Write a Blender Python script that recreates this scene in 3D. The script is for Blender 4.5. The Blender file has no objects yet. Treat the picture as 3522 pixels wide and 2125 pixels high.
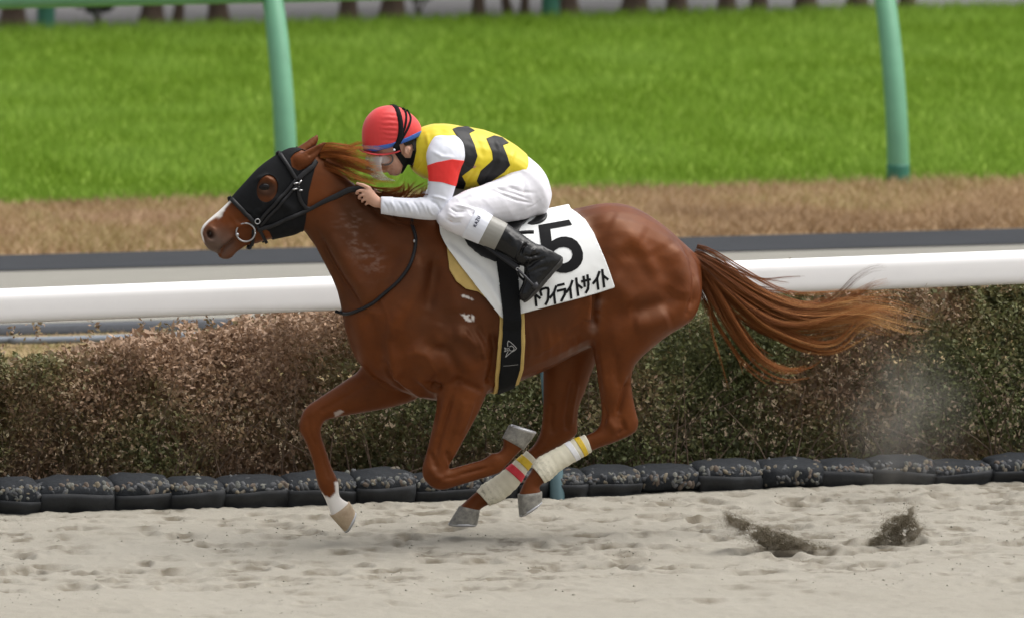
import bpy, bmesh, math, random
import numpy as np
import openvdb as vdb
from mathutils import Matrix, Vector
from mathutils.bvhtree import BVHTree
from mathutils.geometry import delaunay_2d_cdt

random.seed(7); rng = np.random.default_rng(7)
scn = bpy.context.scene
COL = scn.collection

# ------------------------------------------------------------------ camera
D, HC, PSI = 80.0, 8.4, math.radians(14.0)      # metres to the horse, camera height, angle off the track's normal
SW, SH = 3522.0, 2125.0                         # the photograph's frame in its own pixels
CAM = np.array([-D*math.sin(PSI), -D*math.cos(PSI), HC])
FPX = 714.7*math.hypot(D, HC)
PITCH = math.atan2(HC, D) - math.atan2(1855-SH/2, FPX)
FW = np.array([math.sin(PSI)*math.cos(PITCH), math.cos(PSI)*math.cos(PITCH), -math.sin(PITCH)])
RT = np.array([math.cos(PSI), -math.sin(PSI), 0.0])
UP = np.cross(RT, FW)
ROLL = math.radians(0.28); RT, UP = RT*math.cos(ROLL)-UP*math.sin(ROLL), UP*math.cos(ROLL)+RT*math.sin(ROLL)      # the hand-held camera is slightly tilted
cam_data = bpy.data.cameras.new('camera'); cam = bpy.data.objects.new('camera', cam_data); COL.objects.link(cam)
cam.matrix_world = Matrix(((RT[0], UP[0], -FW[0], CAM[0]), (RT[1], UP[1], -FW[1], CAM[1]), (RT[2], UP[2], -FW[2], CAM[2]), (0, 0, 0, 1)))
cam_data.sensor_width = 36.0; cam_data.lens = FPX/SW*36.0
cam_data.clip_start = 1.0; cam_data.clip_end = 3000.0
cam_data.dof.use_dof = True; cam_data.dof.focus_distance = math.hypot(D, HC) - 0.1; cam_data.dof.aperture_fstop = 4.8
scn.camera = cam

# ------------------------------------------------------------------ light: overcast day
SUN_EL, SUN_AZ = math.radians(64), math.radians(95)      # azimuth measured from +Y towards +X
sun_dir = Vector((math.sin(SUN_AZ)*math.cos(SUN_EL), math.cos(SUN_AZ)*math.cos(SUN_EL), math.sin(SUN_EL)))
world = bpy.data.worlds.new('World'); scn.world = world; world.use_nodes = True
wn = world.node_tree; wn.nodes.clear()
sky = wn.nodes.new('ShaderNodeTexSky'); sky.sky_type = 'NISHITA'; sky.sun_disc = False
sky.sun_elevation = SUN_EL; sky.sun_rotation = SUN_AZ; sky.air_density = 1.0; sky.dust_density = 6.0; sky.ozone_density = 1.0
hsv = wn.nodes.new('ShaderNodeHueSaturation'); hsv.inputs['Saturation'].default_value = 0.22
bg = wn.nodes.new('ShaderNodeBackground'); bg.inputs['Strength'].default_value = 0.15
wo = wn.nodes.new('ShaderNodeOutputWorld')
wn.links.new(sky.outputs[0], hsv.inputs['Color']); wn.links.new(hsv.outputs[0], bg.inputs[0]); wn.links.new(bg.outputs[0], wo.inputs[0])
sd = bpy.data.lights.new('sun', 'SUN'); sd.energy = 1.25; sd.angle = math.radians(62); sd.color = (1.0, 0.965, 0.91)
sun = bpy.data.objects.new('sun', sd); COL.objects.link(sun)
sun.rotation_euler = (-sun_dir).to_track_quat('-Z', 'Y').to_euler(); sun.location = (0, 0, 30)
scn.view_settings.view_transform = 'Standard'; scn.view_settings.look = 'None'
scn.view_settings.gamma = 1.0; scn.view_settings.use_curve_mapping = False
scn.view_settings.exposure = 0.46

# ------------------------------------------------------------------ measuring the photograph
def ray(px, py):
    px = np.asarray(px, float); py = np.asarray(py, float)
    return FW*FPX + (px-SW/2)[..., None]*RT - (py-SH/2)[..., None]*UP
def Wp(px, py, Y=0.0):                     # point seen at a pixel, standing on the plane y = Y
    d = ray(px, py); t = (np.asarray(Y)-CAM[1])/d[..., 1]
    return CAM + d*t[..., None]
def Gp(px, py, z=0.0):                     # point seen at a pixel, lying at height z
    d = ray(px, py); t = (z-CAM[2])/d[..., 2]
    return CAM + d*t[..., None]
def PJ(v):                                 # point -> pixel
    r = np.asarray(v, float)-CAM; w = r@FW
    return np.stack([SW/2 + r@RT/w*FPX, SH/2 - r@UP/w*FPX], -1)
def PJs(v):                                # pixel of the point, far side folded onto the near one
    v = np.array(v, float); v[:, 1] = -np.abs(v[:, 1]); return PJ(v)

# ------------------------------------------------------------------ objects
def link(o, parent=None):
    COL.objects.link(o)
    if parent is not None: o.parent = parent
    return o
def tag(o, label=None, cat=None, group=None, kind=None):
    if label: o['label'] = label
    if cat: o['category'] = cat
    if group: o['group'] = group
    if kind: o['kind'] = kind
    return o
def empty(name, loc=(0, 0, 0), label=None, cat=None, group=None):
    o = bpy.data.objects.new(name, None); o.location = loc; o.empty_display_size = 0.1; link(o)
    return tag(o, label, cat, group)
def make_mesh(name, v, f, mat=None, smooth=True, attrs=None):
    v = np.asarray(v, np.float32); me = bpy.data.meshes.new(name)
    if isinstance(f, np.ndarray):
        n, k = f.shape
        me.vertices.add(len(v)); me.vertices.foreach_set('co', v.ravel())
        me.loops.add(n*k); me.loops.foreach_set('vertex_index', f.ravel().astype(np.int32))
        me.polygons.add(n); me.polygons.foreach_set('loop_start', np.arange(0, n*k, k, dtype=np.int32))
        me.update(calc_edges=True)
    else:
        me.from_pydata([tuple(map(float, p)) for p in v], [], [tuple(map(int, q)) for q in f]); me.update()
    me.validate()
    if smooth: me.polygons.foreach_set('use_smooth', np.ones(len(me.polygons), bool))
    if mat is not None: me.materials.append(mat)
    for k, (val, typ, dom) in (attrs or {}).items():
        a = me.attributes.new(k, typ, dom)
        a.data.foreach_set('color' if 'COLOR' in typ else ('vector' if 'VECTOR' in typ else 'value'), np.asarray(val, np.float32).ravel())
    return me
def obj(name, v, f, mat=None, parent=None, smooth=True, attrs=None):
    return link(bpy.data.objects.new(name, make_mesh(name, v, f, mat, smooth, attrs)), parent)
def place(o, loc):                          # put the origin of a top-level mesh at its base
    o.data.transform(Matrix.Translation(-Vector(loc))); o.location = loc; return o

# ------------------------------------------------------------------ noise
def _hash(i, j, s):
    h = (i*374761393 + j*668265263 + s*1442695041) & 0xffffffff
    h = ((h ^ (h >> 13))*1274126177) & 0xffffffff
    return ((h ^ (h >> 16)) & 0xffff)/65535.0
def vnoise(x, y, s=0):
    xi = np.floor(x).astype(np.int64); yi = np.floor(y).astype(np.int64); fx = x-xi; fy = y-yi
    fx = fx*fx*(3-2*fx); fy = fy*fy*(3-2*fy)
    a = _hash(xi, yi, s); b = _hash(xi+1, yi, s); c = _hash(xi, yi+1, s); d = _hash(xi+1, yi+1, s)
    return (a*(1-fx)+b*fx)*(1-fy) + (c*(1-fx)+d*fx)*fy - 0.5
def fbm(x, y, o=4, s=0):
    r = 0; a = 1.0
    for k in range(o):
        r = r + a*vnoise(x, y, s+k*17); x = x*2.03+5.1; y = y*2.03+1.7; a *= 0.5
    return r

# ------------------------------------------------------------------ lofts, distance fields, shells
def catmull(P, sub):
    P = np.asarray(P, float); n = len(P); out = []
    for i in range(n-1):
        p0, p1, p2, p3 = P[max(i-1, 0)], P[i], P[i+1], P[min(i+2, n-1)]
        for k in range(sub):
            t = k/sub
            out.append(0.5*(2*p1 + (p2-p0)*t + (2*p0-5*p1+4*p2-p3)*t*t + (3*p1-p0-3*p2+p3)*t**3))
    out.append(P[-1]); return np.array(out)
def rings(A, n, closed_ends=True):
    """A: list of rings (m,n,3) -> verts, tris"""
    m = len(A); v = A.reshape(-1, 3)
    i = np.arange(m-1)[:, None]*n; j = np.arange(n)[None]; jn = (j+1) % n
    q = np.stack([i+j, i+jn, i+n+jn, i+n+j], -1).reshape(-1, 4)
    t = np.concatenate([q[:, [0, 1, 2]], q[:, [0, 2, 3]]])
    if closed_ends:
        c0, c1 = len(v), len(v)+1
        v = np.concatenate([v, A[0].mean(0)[None], A[-1].mean(0)[None]])
        j = np.arange(n); jn = (j+1) % n
        t = np.concatenate([t, np.stack([jn, j, np.full(n, c0)], -1), np.stack([(m-1)*n+j, (m-1)*n+jn, np.full(n, c1)], -1)])
        g = v-v.mean(0)
        if np.einsum('ij,ij->i', g[t[:, 0]], np.cross(g[t[:, 1]], g[t[:, 2]])).sum() < 0: t = t[:, ::-1].copy()      # outward faces
    return v, t
def loft(st, Y=0.0, n=28, sub=5, e=1.0):
    """stations (ax,ay, bx,by, half width, [Y, skew]) with a, b the two outline points in the photograph"""
    rows = []
    for s in st:
        y = s[5] if len(s) > 5 and s[5] is not None else Y
        sk = s[6] if len(s) > 6 else 0.0
        rows.append(np.concatenate([Wp(s[0], s[1], y), Wp(s[2], s[3], y), [s[4], sk]]))
    P = catmull(rows, sub); th = np.linspace(0, 2*np.pi, n, endpoint=False)
    c = np.cos(th); s_ = np.sign(np.sin(th))*np.abs(np.sin(th))**e
    ctr = (P[:, :3]+P[:, 3:6])/2; u = (P[:, :3]-P[:, 3:6])/2
    w = P[:, 6:7]*(1+P[:, 7:8]*c[None])
    A = ctr[:, None] + u[:, None]*c[None, :, None]
    A[:, :, 1] += w*s_[None]
    return rings(A, n)
def tube(path, r, n=8, sub=4, flat=None):
    """round (or flat=(ru, rY)) tube along 3-D points"""
    P = catmull(np.asarray(path, float), sub) if sub > 1 else np.asarray(path, float)
    m = len(P); r = np.interp(np.linspace(0, 1, m), np.linspace(0, 1, len(np.atleast_1d(r))), np.atleast_1d(r)) if np.ndim(r) else np.full(m, r)
    T = np.gradient(P, axis=0); T /= np.linalg.norm(T, axis=1)[:, None]+1e-9
    ref = np.array([0, 1.0, 0]); B = ref-T*(T@ref)[:, None]
    bad = np.linalg.norm(B, axis=1) < 0.15
    B[bad] = np.array([0, 0, 1.0])-T[bad]*T[bad][:, 2:3]
    B /= np.linalg.norm(B, axis=1)[:, None]; N = np.cross(T, B)
    th = np.linspace(0, 2*np.pi, n, endpoint=False)
    ru, rb = (1, 1) if flat is None else flat
    A = P[:, None] + r[:, None, None]*(ru*N[:, None]*np.cos(th)[None, :, None] + rb*B[:, None]*np.sin(th)[None, :, None])
    return rings(A, n)
def ellipsoid(c, ax, n=20):
    """ax: 3 axis vectors (rows, lengths included)"""
    ph = np.linspace(0.02, np.pi-0.02, n); th = np.linspace(0, 2*np.pi, 2*n, endpoint=False)
    A = (np.cos(ph)[:, None, None]*ax[2] + np.sin(ph)[:, None, None]*(np.cos(th)[None, :, None]*ax[0] + np.sin(th)[None, :, None]*ax[1])) + np.asarray(c)
    return rings(A, 2*n)
def join(*vt):
    V, T, k = [], [], 0
    for v, t in vt: V.append(v); T.append(t+k); k += len(v)
    return np.concatenate(V), np.concatenate(T)
class Field:
    def __init__(s, lo, hi, vox, band=9):
        s.vox, s.band = vox, band
        s.o = np.floor(np.array(lo)/vox).astype(int); s.dim = np.ceil((np.array(hi)-np.array(lo))/vox).astype(int)
        s.tf = vdb.createLinearTransform(voxelSize=vox); s.a = None
    def sdf(s, v, t):
        g = vdb.FloatGrid.createLevelSetFromPolygons(np.ascontiguousarray(v, dtype=np.float32), triangles=np.ascontiguousarray(t, dtype=np.uint32), transform=s.tf, halfWidth=s.band)
        a = np.full(tuple(s.dim), s.band*s.vox, np.float32); g.copyToArray(a, ijk=tuple(int(x) for x in s.o)); return a
    def add(s, vt, k=0.0):
        b = s.sdf(*vt)
        if s.a is None: s.a = b; return
        if k <= 0: s.a = np.minimum(s.a, b); return
        h = np.clip(0.5+0.5*(b-s.a)/k, 0, 1); s.a = b*(1-h)+s.a*h - k*h*(1-h)
    def sub(s, vt, k=0.01):
        b = -s.sdf(*vt); a = s.a
        h = np.clip(0.5-0.5*(b-a)/k, 0, 1); s.a = a*(1-h)+b*h + k*h*(1-h)
    def mesh(s, iso=0.0, smooth=2):
        g = vdb.FloatGrid(background=s.band*s.vox); g.copyFromArray(s.a, ijk=tuple(int(x) for x in s.o)); g.transform = s.tf
        v, q = g.convertToQuads(isovalue=iso); v = v.astype(float); q = q.astype(np.int64)
        t = np.concatenate([q[:, [0, 2, 1]], q[:, [0, 3, 2]]])
        v = lap(v, t, smooth)
        vol = np.einsum('ij,ij->i', v[t[:, 0]], np.cross(v[t[:, 1]], v[t[:, 2]])).sum()
        if vol < 0: t = t[:, ::-1].copy()
        return v, t
def lap(v, t, it, lam=0.5, fixed=None):
    if it <= 0: return v
    e = np.unique(np.sort(np.concatenate([t[:, [0, 1]], t[:, [1, 2]], t[:, [2, 0]]]), axis=1), axis=0)
    n = len(v); deg = np.bincount(e.ravel(), minlength=n).clip(1)
    for _ in range(it):
        s = np.stack([np.bincount(e[:, 0], v[e[:, 1], k], n) + np.bincount(e[:, 1], v[e[:, 0], k], n) for k in range(3)], -1)/deg[:, None]
        d = lam*(s-v)
        if fixed is not None: d[fixed] = 0
        v = v+d
    return v
def normals(v, t):
    fn = np.cross(v[t[:, 1]]-v[t[:, 0]], v[t[:, 2]]-v[t[:, 0]]); n = np.zeros_like(v)
    for k in range(3):
        for c in range(3): n[:, c] += np.bincount(t[:, k], fn[:, c], len(v))
    return n/(np.linalg.norm(n, axis=1)[:, None]+1e-12)
def clip(v, t, s, extra=None):
    """keep the part of a triangle mesh where the vertex value s >= 0, cut cleanly along s = 0"""
    X = v if extra is None else np.concatenate([v, extra], 1)
    ins = s >= 0; c = ins[t].sum(1); out = [t[c == 3]]; newp = []; base = len(X); keys = {}
    def cut(a, b):
        k = (a, b) if a < b else (b, a)
        if k not in keys:
            f = s[a]/(s[a]-s[b]); keys[k] = base+len(newp); newp.append(X[a]+(X[b]-X[a])*f)
        return keys[k]
    add = []
    for tri in t[(c == 1) | (c == 2)]:
        tri = [int(q) for q in tri]; m = [ins[q] for q in tri]
        if sum(m) == 1:
            i = m.index(True); a, b, d = tri[i], tri[(i+1) % 3], tri[(i+2) % 3]
            add.append((a, cut(a, b), cut(a, d)))
        else:
            i = m.index(False); a, b, d = tri[i], tri[(i+1) % 3], tri[(i+2) % 3]
            p, q = cut(a, b), cut(a, d); add += [(p, b, d), (p, d, q)]
    if add: out.append(np.array(add, dtype=np.int64))
    T = np.concatenate(out)
    if newp: X = np.concatenate([X, np.array(newp)])
    used, inv = np.unique(T.ravel(), return_inverse=True)
    X = X[used]; T = inv.reshape(-1, 3)
    return (X, T) if extra is None else (X[:, :3], T, X[:, 3:])
def bedges(t):
    e = np.concatenate([t[:, [0, 1]], t[:, [1, 2]], t[:, [2, 0]]]); k = np.sort(e, 1)
    _, idx, cnt = np.unique(k, axis=0, return_index=True, return_counts=True)
    return e[idx[cnt == 1]]
def shell(v, t, n, off, thick):
    """closed sheet lying off metres above the surface"""
    o = v+n*off; i = v+n*(off-thick); N = len(v); b = bedges(t)
    side = np.concatenate([np.stack([b[:, 1], b[:, 0], b[:, 0]+N], -1), np.stack([b[:, 1], b[:, 0]+N, b[:, 1]+N], -1)]) if len(b) else np.zeros((0, 3), int)
    return np.concatenate([o, i]), np.concatenate([t, t[:, ::-1]+N, side])
def polysd(p, poly):
    """signed distance to a polygon, > 0 inside"""
    poly = np.asarray(poly, float); d = np.full(len(p), 1e18); ins = np.zeros(len(p), bool)
    for a, b in zip(poly, np.roll(poly, -1, 0)):
        ab = b-a; q = p-a; h = np.clip((q@ab)/(ab@ab+1e-12), 0, 1)
        d = np.minimum(d, ((q-h[:, None]*ab)**2).sum(1))
        c = ((a[1] > p[:, 1]) != (b[1] > p[:, 1])) & (p[:, 0] < (b[0]-a[0])*(p[:, 1]-a[1])/(b[1]-a[1]+1e-12)+a[0])
        ins ^= c
    return np.where(ins, 1, -1)*np.sqrt(d)
def polyd(p, line):
    """distance to an open polyline and the place along it (0..1)"""
    line = np.asarray(line, float); d = np.full(len(p), 1e18); u = np.zeros(len(p)); m = len(line)-1
    for k in range(m):
        a, b = line[k], line[k+1]; ab = b-a; q = p-a; h = np.clip((q@ab)/(ab@ab+1e-12), 0, 1)
        dd = ((q-h[:, None]*ab)**2).sum(1); c = dd < d; d[c] = dd[c]; u[c] = (k+h[c])/m
    return np.sqrt(d), u
def piece(v, t, n, s, off, thick):           # a shell over the part of a surface where s >= 0
    cv, ct, cn = clip(v, t, s, n); cn /= np.linalg.norm(cn, axis=1)[:, None]+1e-12
    return shell(cv, ct, cn, off, thick)
def decal(polys, bvh, off, step=9.0):
    """flat print: polygons in photograph pixels laid onto a surface"""
    V, T, k = [], [], 0
    for poly in polys:
        poly = np.asarray(poly, float); pts = []
        for a, b in zip(poly, np.roll(poly, -1, 0)):
            m = max(1, int(np.linalg.norm(b-a)/step)); pts += [a+(b-a)*i/m for i in range(m)]
        pts = np.array(pts); nb = len(pts)
        x0, y0 = poly.min(0); x1, y1 = poly.max(0)
        g = np.array([(x, y) for x in np.arange(x0, x1, step) for y in np.arange(y0, y1, step)]).reshape(-1, 2)
        if len(g): g = g[polysd(g, poly) > step*0.4]
        allp = [Vector(p) for p in np.concatenate([pts, g])]
        r = delaunay_2d_cdt(allp, [(i, (i+1) % nb) for i in range(nb)], [list(range(nb))], 1, 1e-4)
        P = np.array([(p.x, p.y) for p in r[0]]); ok = []
        W = []
        for p in P:
            d = Vector(ray(p[0], p[1])).normalized(); h = bvh.ray_cast(Vector(CAM), d)
            if h[0] is None: W.append(Wp(p[0], p[1], -0.28)); ok.append(False); continue
            nn = h[1] if h[1].dot(d) < 0 else -h[1]; W.append(np.array(h[0]+nn*off)); ok.append(True)
        for f in r[2]:
            for q in range(1, len(f)-1):
                tri = (f[0], f[q], f[q+1])
                if all(ok[i] for i in tri): T.append([i+k for i in tri])
        V += W; k += len(W)
    V = np.array(V); T = np.array(T)
    fn = np.cross(V[T[:, 1]]-V[T[:, 0]], V[T[:, 2]]-V[T[:, 0]])
    fl = np.einsum('ij,ij->i', fn, V[T[:, 0]]-CAM) > 0; T[fl] = T[fl][:, ::-1]
    return V, T
def stroke_poly(line, w):
    """a pen stroke of width w along a polyline, as a polygon"""
    L = np.asarray(line, float); T = np.gradient(L, axis=0) if len(L) > 2 else np.repeat((L[1]-L[0])[None], 2, 0)
    T /= np.linalg.norm(T, axis=1)[:, None]; N = np.stack([-T[:, 1], T[:, 0]], -1); w = np.broadcast_to(w, len(L))[:, None]/2
    return np.concatenate([L+N*w, (L-N*w)[::-1]])
def on_surface(line, bvh, off=0.004, sub=5, Yfall=-0.1):
    """a line traced in the photograph, laid on a surface"""
    P = catmull(np.asarray(line, float), sub); out = []; last = None
    for p in P:
        d = Vector(ray(p[0], p[1])).normalized(); h = bvh.ray_cast(Vector(CAM), d)
        if h[0] is None: last_y = Yfall if last is None else last[1]; q = Wp(p[0], p[1], last_y)
        else:
            nn = h[1] if h[1].dot(d) < 0 else -h[1]; q = np.array(h[0]+nn*off)
        out.append(q); last = q
    return np.array(out)
def bvh_of(v, t): return BVHTree.FromPolygons([Vector(p) for p in v], [tuple(int(i) for i in q) for q in t])
def strands(P, r):
    """P (n,k,3) hair paths, r (k,) or (n,k) radii -> three-sided tubes"""
    n, k, _ = P.shape; r = np.broadcast_to(r, (n, k))
    T = np.gradient(P, axis=1); T /= np.linalg.norm(T, axis=2)[..., None]+1e-9
    ref = np.array([0.15, 0.97, 0.2]); B = np.cross(T, ref); B /= np.linalg.norm(B, axis=2)[..., None]+1e-9; N = np.cross(T, B)
    A = np.stack([P + r[..., None]*(B*math.cos(a)+N*math.sin(a)) for a in (0, 2.094, 4.189)], 2)   # n,k,3,3
    v = A.reshape(-1, 3); base = np.arange(n)[:, None, None]*k*3; i = np.arange(k-1)[None, :, None]*3; j = np.arange(3)[None, None]; jn = (j+1) % 3
    q = np.stack([base+i+j, base+i+jn, base+i+3+jn, base+i+3+j], -1).reshape(-1, 4)
    return v, q

# ------------------------------------------------------------------ materials
class NT:
    def __init__(s, name):
        s.m = bpy.data.materials.new(name); s.m.use_nodes = True; s.t = s.m.node_tree
        s.b = s.t.nodes['Principled BSDF']; s.out = s.t.nodes['Material Output']
    def n(s, typ, **kw):
        x = s.t.nodes.new(typ)
        for k, v in kw.items():
            if k.startswith('i_'):
                key = k[2:].replace('_', ' '); x.inputs[int(key) if key.isdigit() else key].default_value = v
            else: setattr(x, k, v)
        return x
    def l(s, a, b): s.t.links.new(a, b)
    def noise(s, scale, detail=4, rough=0.55, vec=None, dist=0.0):
        x = s.n('ShaderNodeTexNoise'); x.inputs['Scale'].default_value = scale; x.inputs['Detail'].default_value = detail
        x.inputs['Roughness'].default_value = rough; x.inputs['Distortion'].default_value = dist
        if vec is not None: s.l(vec, x.inputs['Vector'])
        return x.outputs['Fac']
    def ramp(s, fac, stops, interp='LINEAR'):
        r = s.n('ShaderNodeValToRGB'); cr = r.color_ramp; cr.interpolation = interp
        while len(cr.elements) < len(stops): cr.elements.new(0.5)
        for e, (p, c) in zip(cr.elements, stops): e.position = p; e.color = (*c, 1) if len(c) == 3 else c
        s.l(fac, r.inputs[0]); return r.outputs[0]
    def mix(s, fac, a, b, mode='MIX'):
        x = s.n('ShaderNodeMix', data_type='RGBA', blend_type=mode)
        for k, val in ((0, fac), (6, a), (7, b)):
            if hasattr(val, 'is_output'): s.l(val, x.inputs[k])
            elif k == 0: x.inputs[0].default_value = val
            else: x.inputs[k].default_value = (*val, 1)
        return x.outputs[2]
    def attr(s, name, out='Fac'):
        return s.n('ShaderNodeAttribute', attribute_name=name).outputs[out]
    def obj(s, scale=(1, 1, 1)):
        c = s.n('ShaderNodeTexCoord'); m = s.n('ShaderNodeMapping'); m.inputs['Scale'].default_value = scale
        s.l(c.outputs['Object'], m.inputs['Vector']); return m.outputs[0]
    def bump(s, h, strength=0.3, dist=0.005):
        x = s.n('ShaderNodeBump'); x.inputs['Strength'].default_value = strength; x.inputs['Distance'].default_value = dist
        s.l(h, x.inputs['Height']); s.l(x.outputs[0], s.b.inputs['Normal'])
    def set(s, **kw):
        for k, v in kw.items():
            key = {'rough': 'Roughness', 'metal': 'Metallic', 'spec': 'Specular IOR Level', 'sheen': 'Sheen Weight', 'coat': 'Coat Weight', 'sub': 'Subsurface Weight', 'color': 'Base Color', 'trans': 'Transmission Weight', 'alpha': 'Alpha', 'sheenr': 'Sheen Roughness', 'tint': 'Specular Tint'}[k]
            if hasattr(v, 'is_output'): s.l(v, s.b.inputs[key])
            else: s.b.inputs[key].default_value = (*v, 1) if isinstance(v, tuple) else v
        return s
def simple(name, c, rough=0.6, var=0.12, scale=30, bump=0.0, bscale=200, **kw):
    """one surface: a colour with slight mottling and fine relief"""
    m = NT(name); v = m.obj(); n = m.noise(scale, 4, 0.6, v)
    lo = tuple(x*(1-var) for x in c); hi = tuple(min(1, x*(1+var)) for x in c)
    m.set(color=m.ramp(n, [(0.25, lo), (0.75, hi)]), rough=rough, **kw)
    if bump: m.bump(m.noise(bscale, 3, 0.6, v), bump, 0.003)
    return m.m
# ================================================================== the setting
def sheet(name, x0, x1, y0, y1, z, mat, label=None):
    v = [(x0, y0, z), (x1, y0, z), (x1, y1, z), (x0, y1, z)]
    return tag(obj(name, v, np.array([[0, 1, 2, 3]]), mat, smooth=False), kind='structure')
def ground_mat(name, stops, scale, rough=0.95, bump=0.5, bscale=60, stretch=(1, 1, 1), fine=None):
    m = NT(name); v = m.obj(stretch)
    c = m.ramp(m.noise(scale, 6, 0.65, v), stops)
    if fine: c = m.mix(0.35, c, m.ramp(m.noise(fine, 3, 0.7, v), [(0.3, stops[0][1]), (0.7, stops[-1][1])]))
    m.set(color=c, rough=rough, spec=0.2); m.bump(m.noise(bscale, 5, 0.7, v), bump, 0.02); return m.m
Y_BED, Y_KERB, Y_PATH, Y_ASPH, Y_DEAD, Y_TURF, Y_FAR = 1.98, 11.2, 11.42, 14.95, 15.95, 19.12, 33.2
XL, XR = -220.0, 260.0
M_ground = ground_mat('ground_soil', [(0.3, (0.10, 0.09, 0.05)), (0.7, (0.16, 0.14, 0.08))], 0.5)
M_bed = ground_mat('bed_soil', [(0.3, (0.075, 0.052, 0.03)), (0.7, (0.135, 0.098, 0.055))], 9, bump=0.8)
M_drystrip = ground_mat('dry_strip', [(0.25, (0.22, 0.14, 0.07)), (0.55, (0.33, 0.24, 0.13)), (0.8, (0.26, 0.24, 0.10))], 5, fine=40)
M_path = ground_mat('path_gravel', [(0.2, (0.21, 0.202, 0.175)), (0.8, (0.28, 0.27, 0.238))], 3.0, bump=0.3, stretch=(0.5, 2, 1), fine=60)
M_asph = ground_mat('asphalt', [(0.2, (0.024, 0.026, 0.030)), (0.8, (0.044, 0.047, 0.052))], 6.0, bump=0.3, stretch=(0.3, 1, 1), fine=80)
M_deadg = ground_mat('dead_grass_ground', [(0.2, (0.24, 0.16, 0.08)), (0.8, (0.36, 0.25, 0.14))], 4.0, fine=30)
M_turfg = ground_mat('turf_ground', [(0.2, (0.175, 0.262, 0.028)), (0.8, (0.195, 0.29, 0.036))], 1.2, fine=14)
M_pave = ground_mat('far_pavement', [(0.2, (0.125, 0.12, 0.12)), (0.8, (0.165, 0.16, 0.158))], 1.0, bump=0.1)
sheet('ground', -900, 900, -900, 900, -0.30, M_ground)
sheet('planting_bed', XL, XR, Y_BED, 8.2, -0.004, M_bed)  # dark soil carried on past the hedge, painting shade into its gaps
sheet('dry_verge', XL, XR, 8.2, Y_KERB, -0.008, M_drystrip)
sheet('path', XL, XR, Y_PATH, Y_ASPH, 0.0, M_path)
sheet('service_road', XL, XR, Y_ASPH, Y_DEAD, 0.006, M_asph)
sheet('dead_grass_verge', XL, XR, Y_DEAD, Y_TURF, 0.0, M_deadg)
sheet('turf_course', XL, XR, Y_TURF, Y_FAR, 0.0, M_turfg)
sheet('far_pavement', XL, XR, Y_FAR, 120, -0.01, M_pave)
# dark edging along the near side of the path
def box(x0, x1, y0, y1, z0, z1):
    v = np.array([(x, y, z) for z in (z0, z1) for y in (y0, y1) for x in (x0, x1)], float)
    return v, np.array([[0, 2, 3, 1], [4, 5, 7, 6], [0, 1, 5, 4], [2, 6, 7, 3], [0, 4, 6, 2], [1, 3, 7, 5]])
v, f = box(XL, XR, Y_KERB, Y_PATH, -0.05, 0.035)
tag(obj('path_edging', v, f, simple('edging', (0.05, 0.055, 0.065), 0.7), smooth=False), kind='structure')

# ---- the sand track: one sheet, finely worked where the picture looks
xs = np.concatenate([np.linspace(XL, -5.3, 30), np.arange(-5.2, 5.2, 0.0125), np.linspace(5.3, XR, 30)])
ys = np.concatenate([np.linspace(-260, -6, 24), np.arange(-5.6, 1.88, 0.031), [1.93, 2.08]])
X, Yg = np.meshgrid(xs, ys)
hgt = 0.022*fbm(X*0.7, Yg*0.9, 3, 3) + 0.013*fbm(X*3.0, Yg*3.4, 3, 11) + 0.009*fbm(X*9, Yg*11, 3, 23) + 0.0055*fbm(X*30, Yg*34, 2, 41)
damp_shade = np.zeros_like(X)  # damp sand together with painted shade of prints and scuffs
r2 = np.random.default_rng(21)
def crater(cx, cy, rx, ry, ang, dep):
    ca, sa = math.cos(ang), math.sin(ang)
    sl = (np.abs(X-cx) < 0.5) & (np.abs(Yg-cy) < 0.5)
    dx, dy = X[sl]-cx, Yg[sl]-cy; u = (dx*ca+dy*sa)/rx; w = (-dx*sa+dy*ca)/ry
    u = u + 0.8*fbm(X[sl]*12, Yg[sl]*12, 2, 77); w = w+0.5*fbm(X[sl]*14, Yg[sl]*14, 2, 78); d2 = u*u+w*w
    hgt[sl] += -dep/(1+np.exp(np.clip((d2-1)*5, -50, 50))) + dep*0.55*np.exp(-(np.sqrt(d2)-1.4)**2*7.0)*(0.5+0.5*np.tanh(2*w))
    damp_shade[sl] = np.maximum(damp_shade[sl], np.exp(-(u*u+(w-0.9)**2*2.2)*1.6)*min(1, dep/0.022))  # damp print, with shade painted on its far wall
for _ in range(1000):
    cy = r2.uniform(-3.0, 1.75); cx = r2.uniform(-5.4, 5.4)
    if cy < -1.7 and r2.random() < 0.62: continue
    crater(cx, cy, r2.uniform(0.04, 0.13), r2.uniform(0.035, 0.09), r2.normal(0, 0.4), r2.uniform(0.005, 0.019)*(1 if cy > -1.7 else 0.6))
P1 = Gp(2690, 1893); P2 = Gp(3075, 1870)
crater(P1[0], P1[1], 0.20, 0.11, 0, 0.035); crater(P2[0], P2[1], 0.15, 0.1, 0, 0.03)
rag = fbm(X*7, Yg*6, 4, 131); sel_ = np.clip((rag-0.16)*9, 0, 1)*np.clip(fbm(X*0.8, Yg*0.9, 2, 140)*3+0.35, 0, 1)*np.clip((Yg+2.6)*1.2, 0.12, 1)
hgt -= 0.007*sel_; damp_shade = np.maximum(damp_shade*(0.5+1.6*np.clip(fbm(X*22, Yg*16, 3, 150)+0.35, 0, 1)), 0.75*sel_*np.clip(0.6+2*fbm(X*26, Yg*20, 2, 160), 0, 1))  # ragged damp patches that also paint in dark streak shadows
hgt += 0.006*np.abs(fbm(X*16, Yg*8, 3, 171))*np.clip((Yg+3)*0.6, 0.3, 1)
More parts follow.
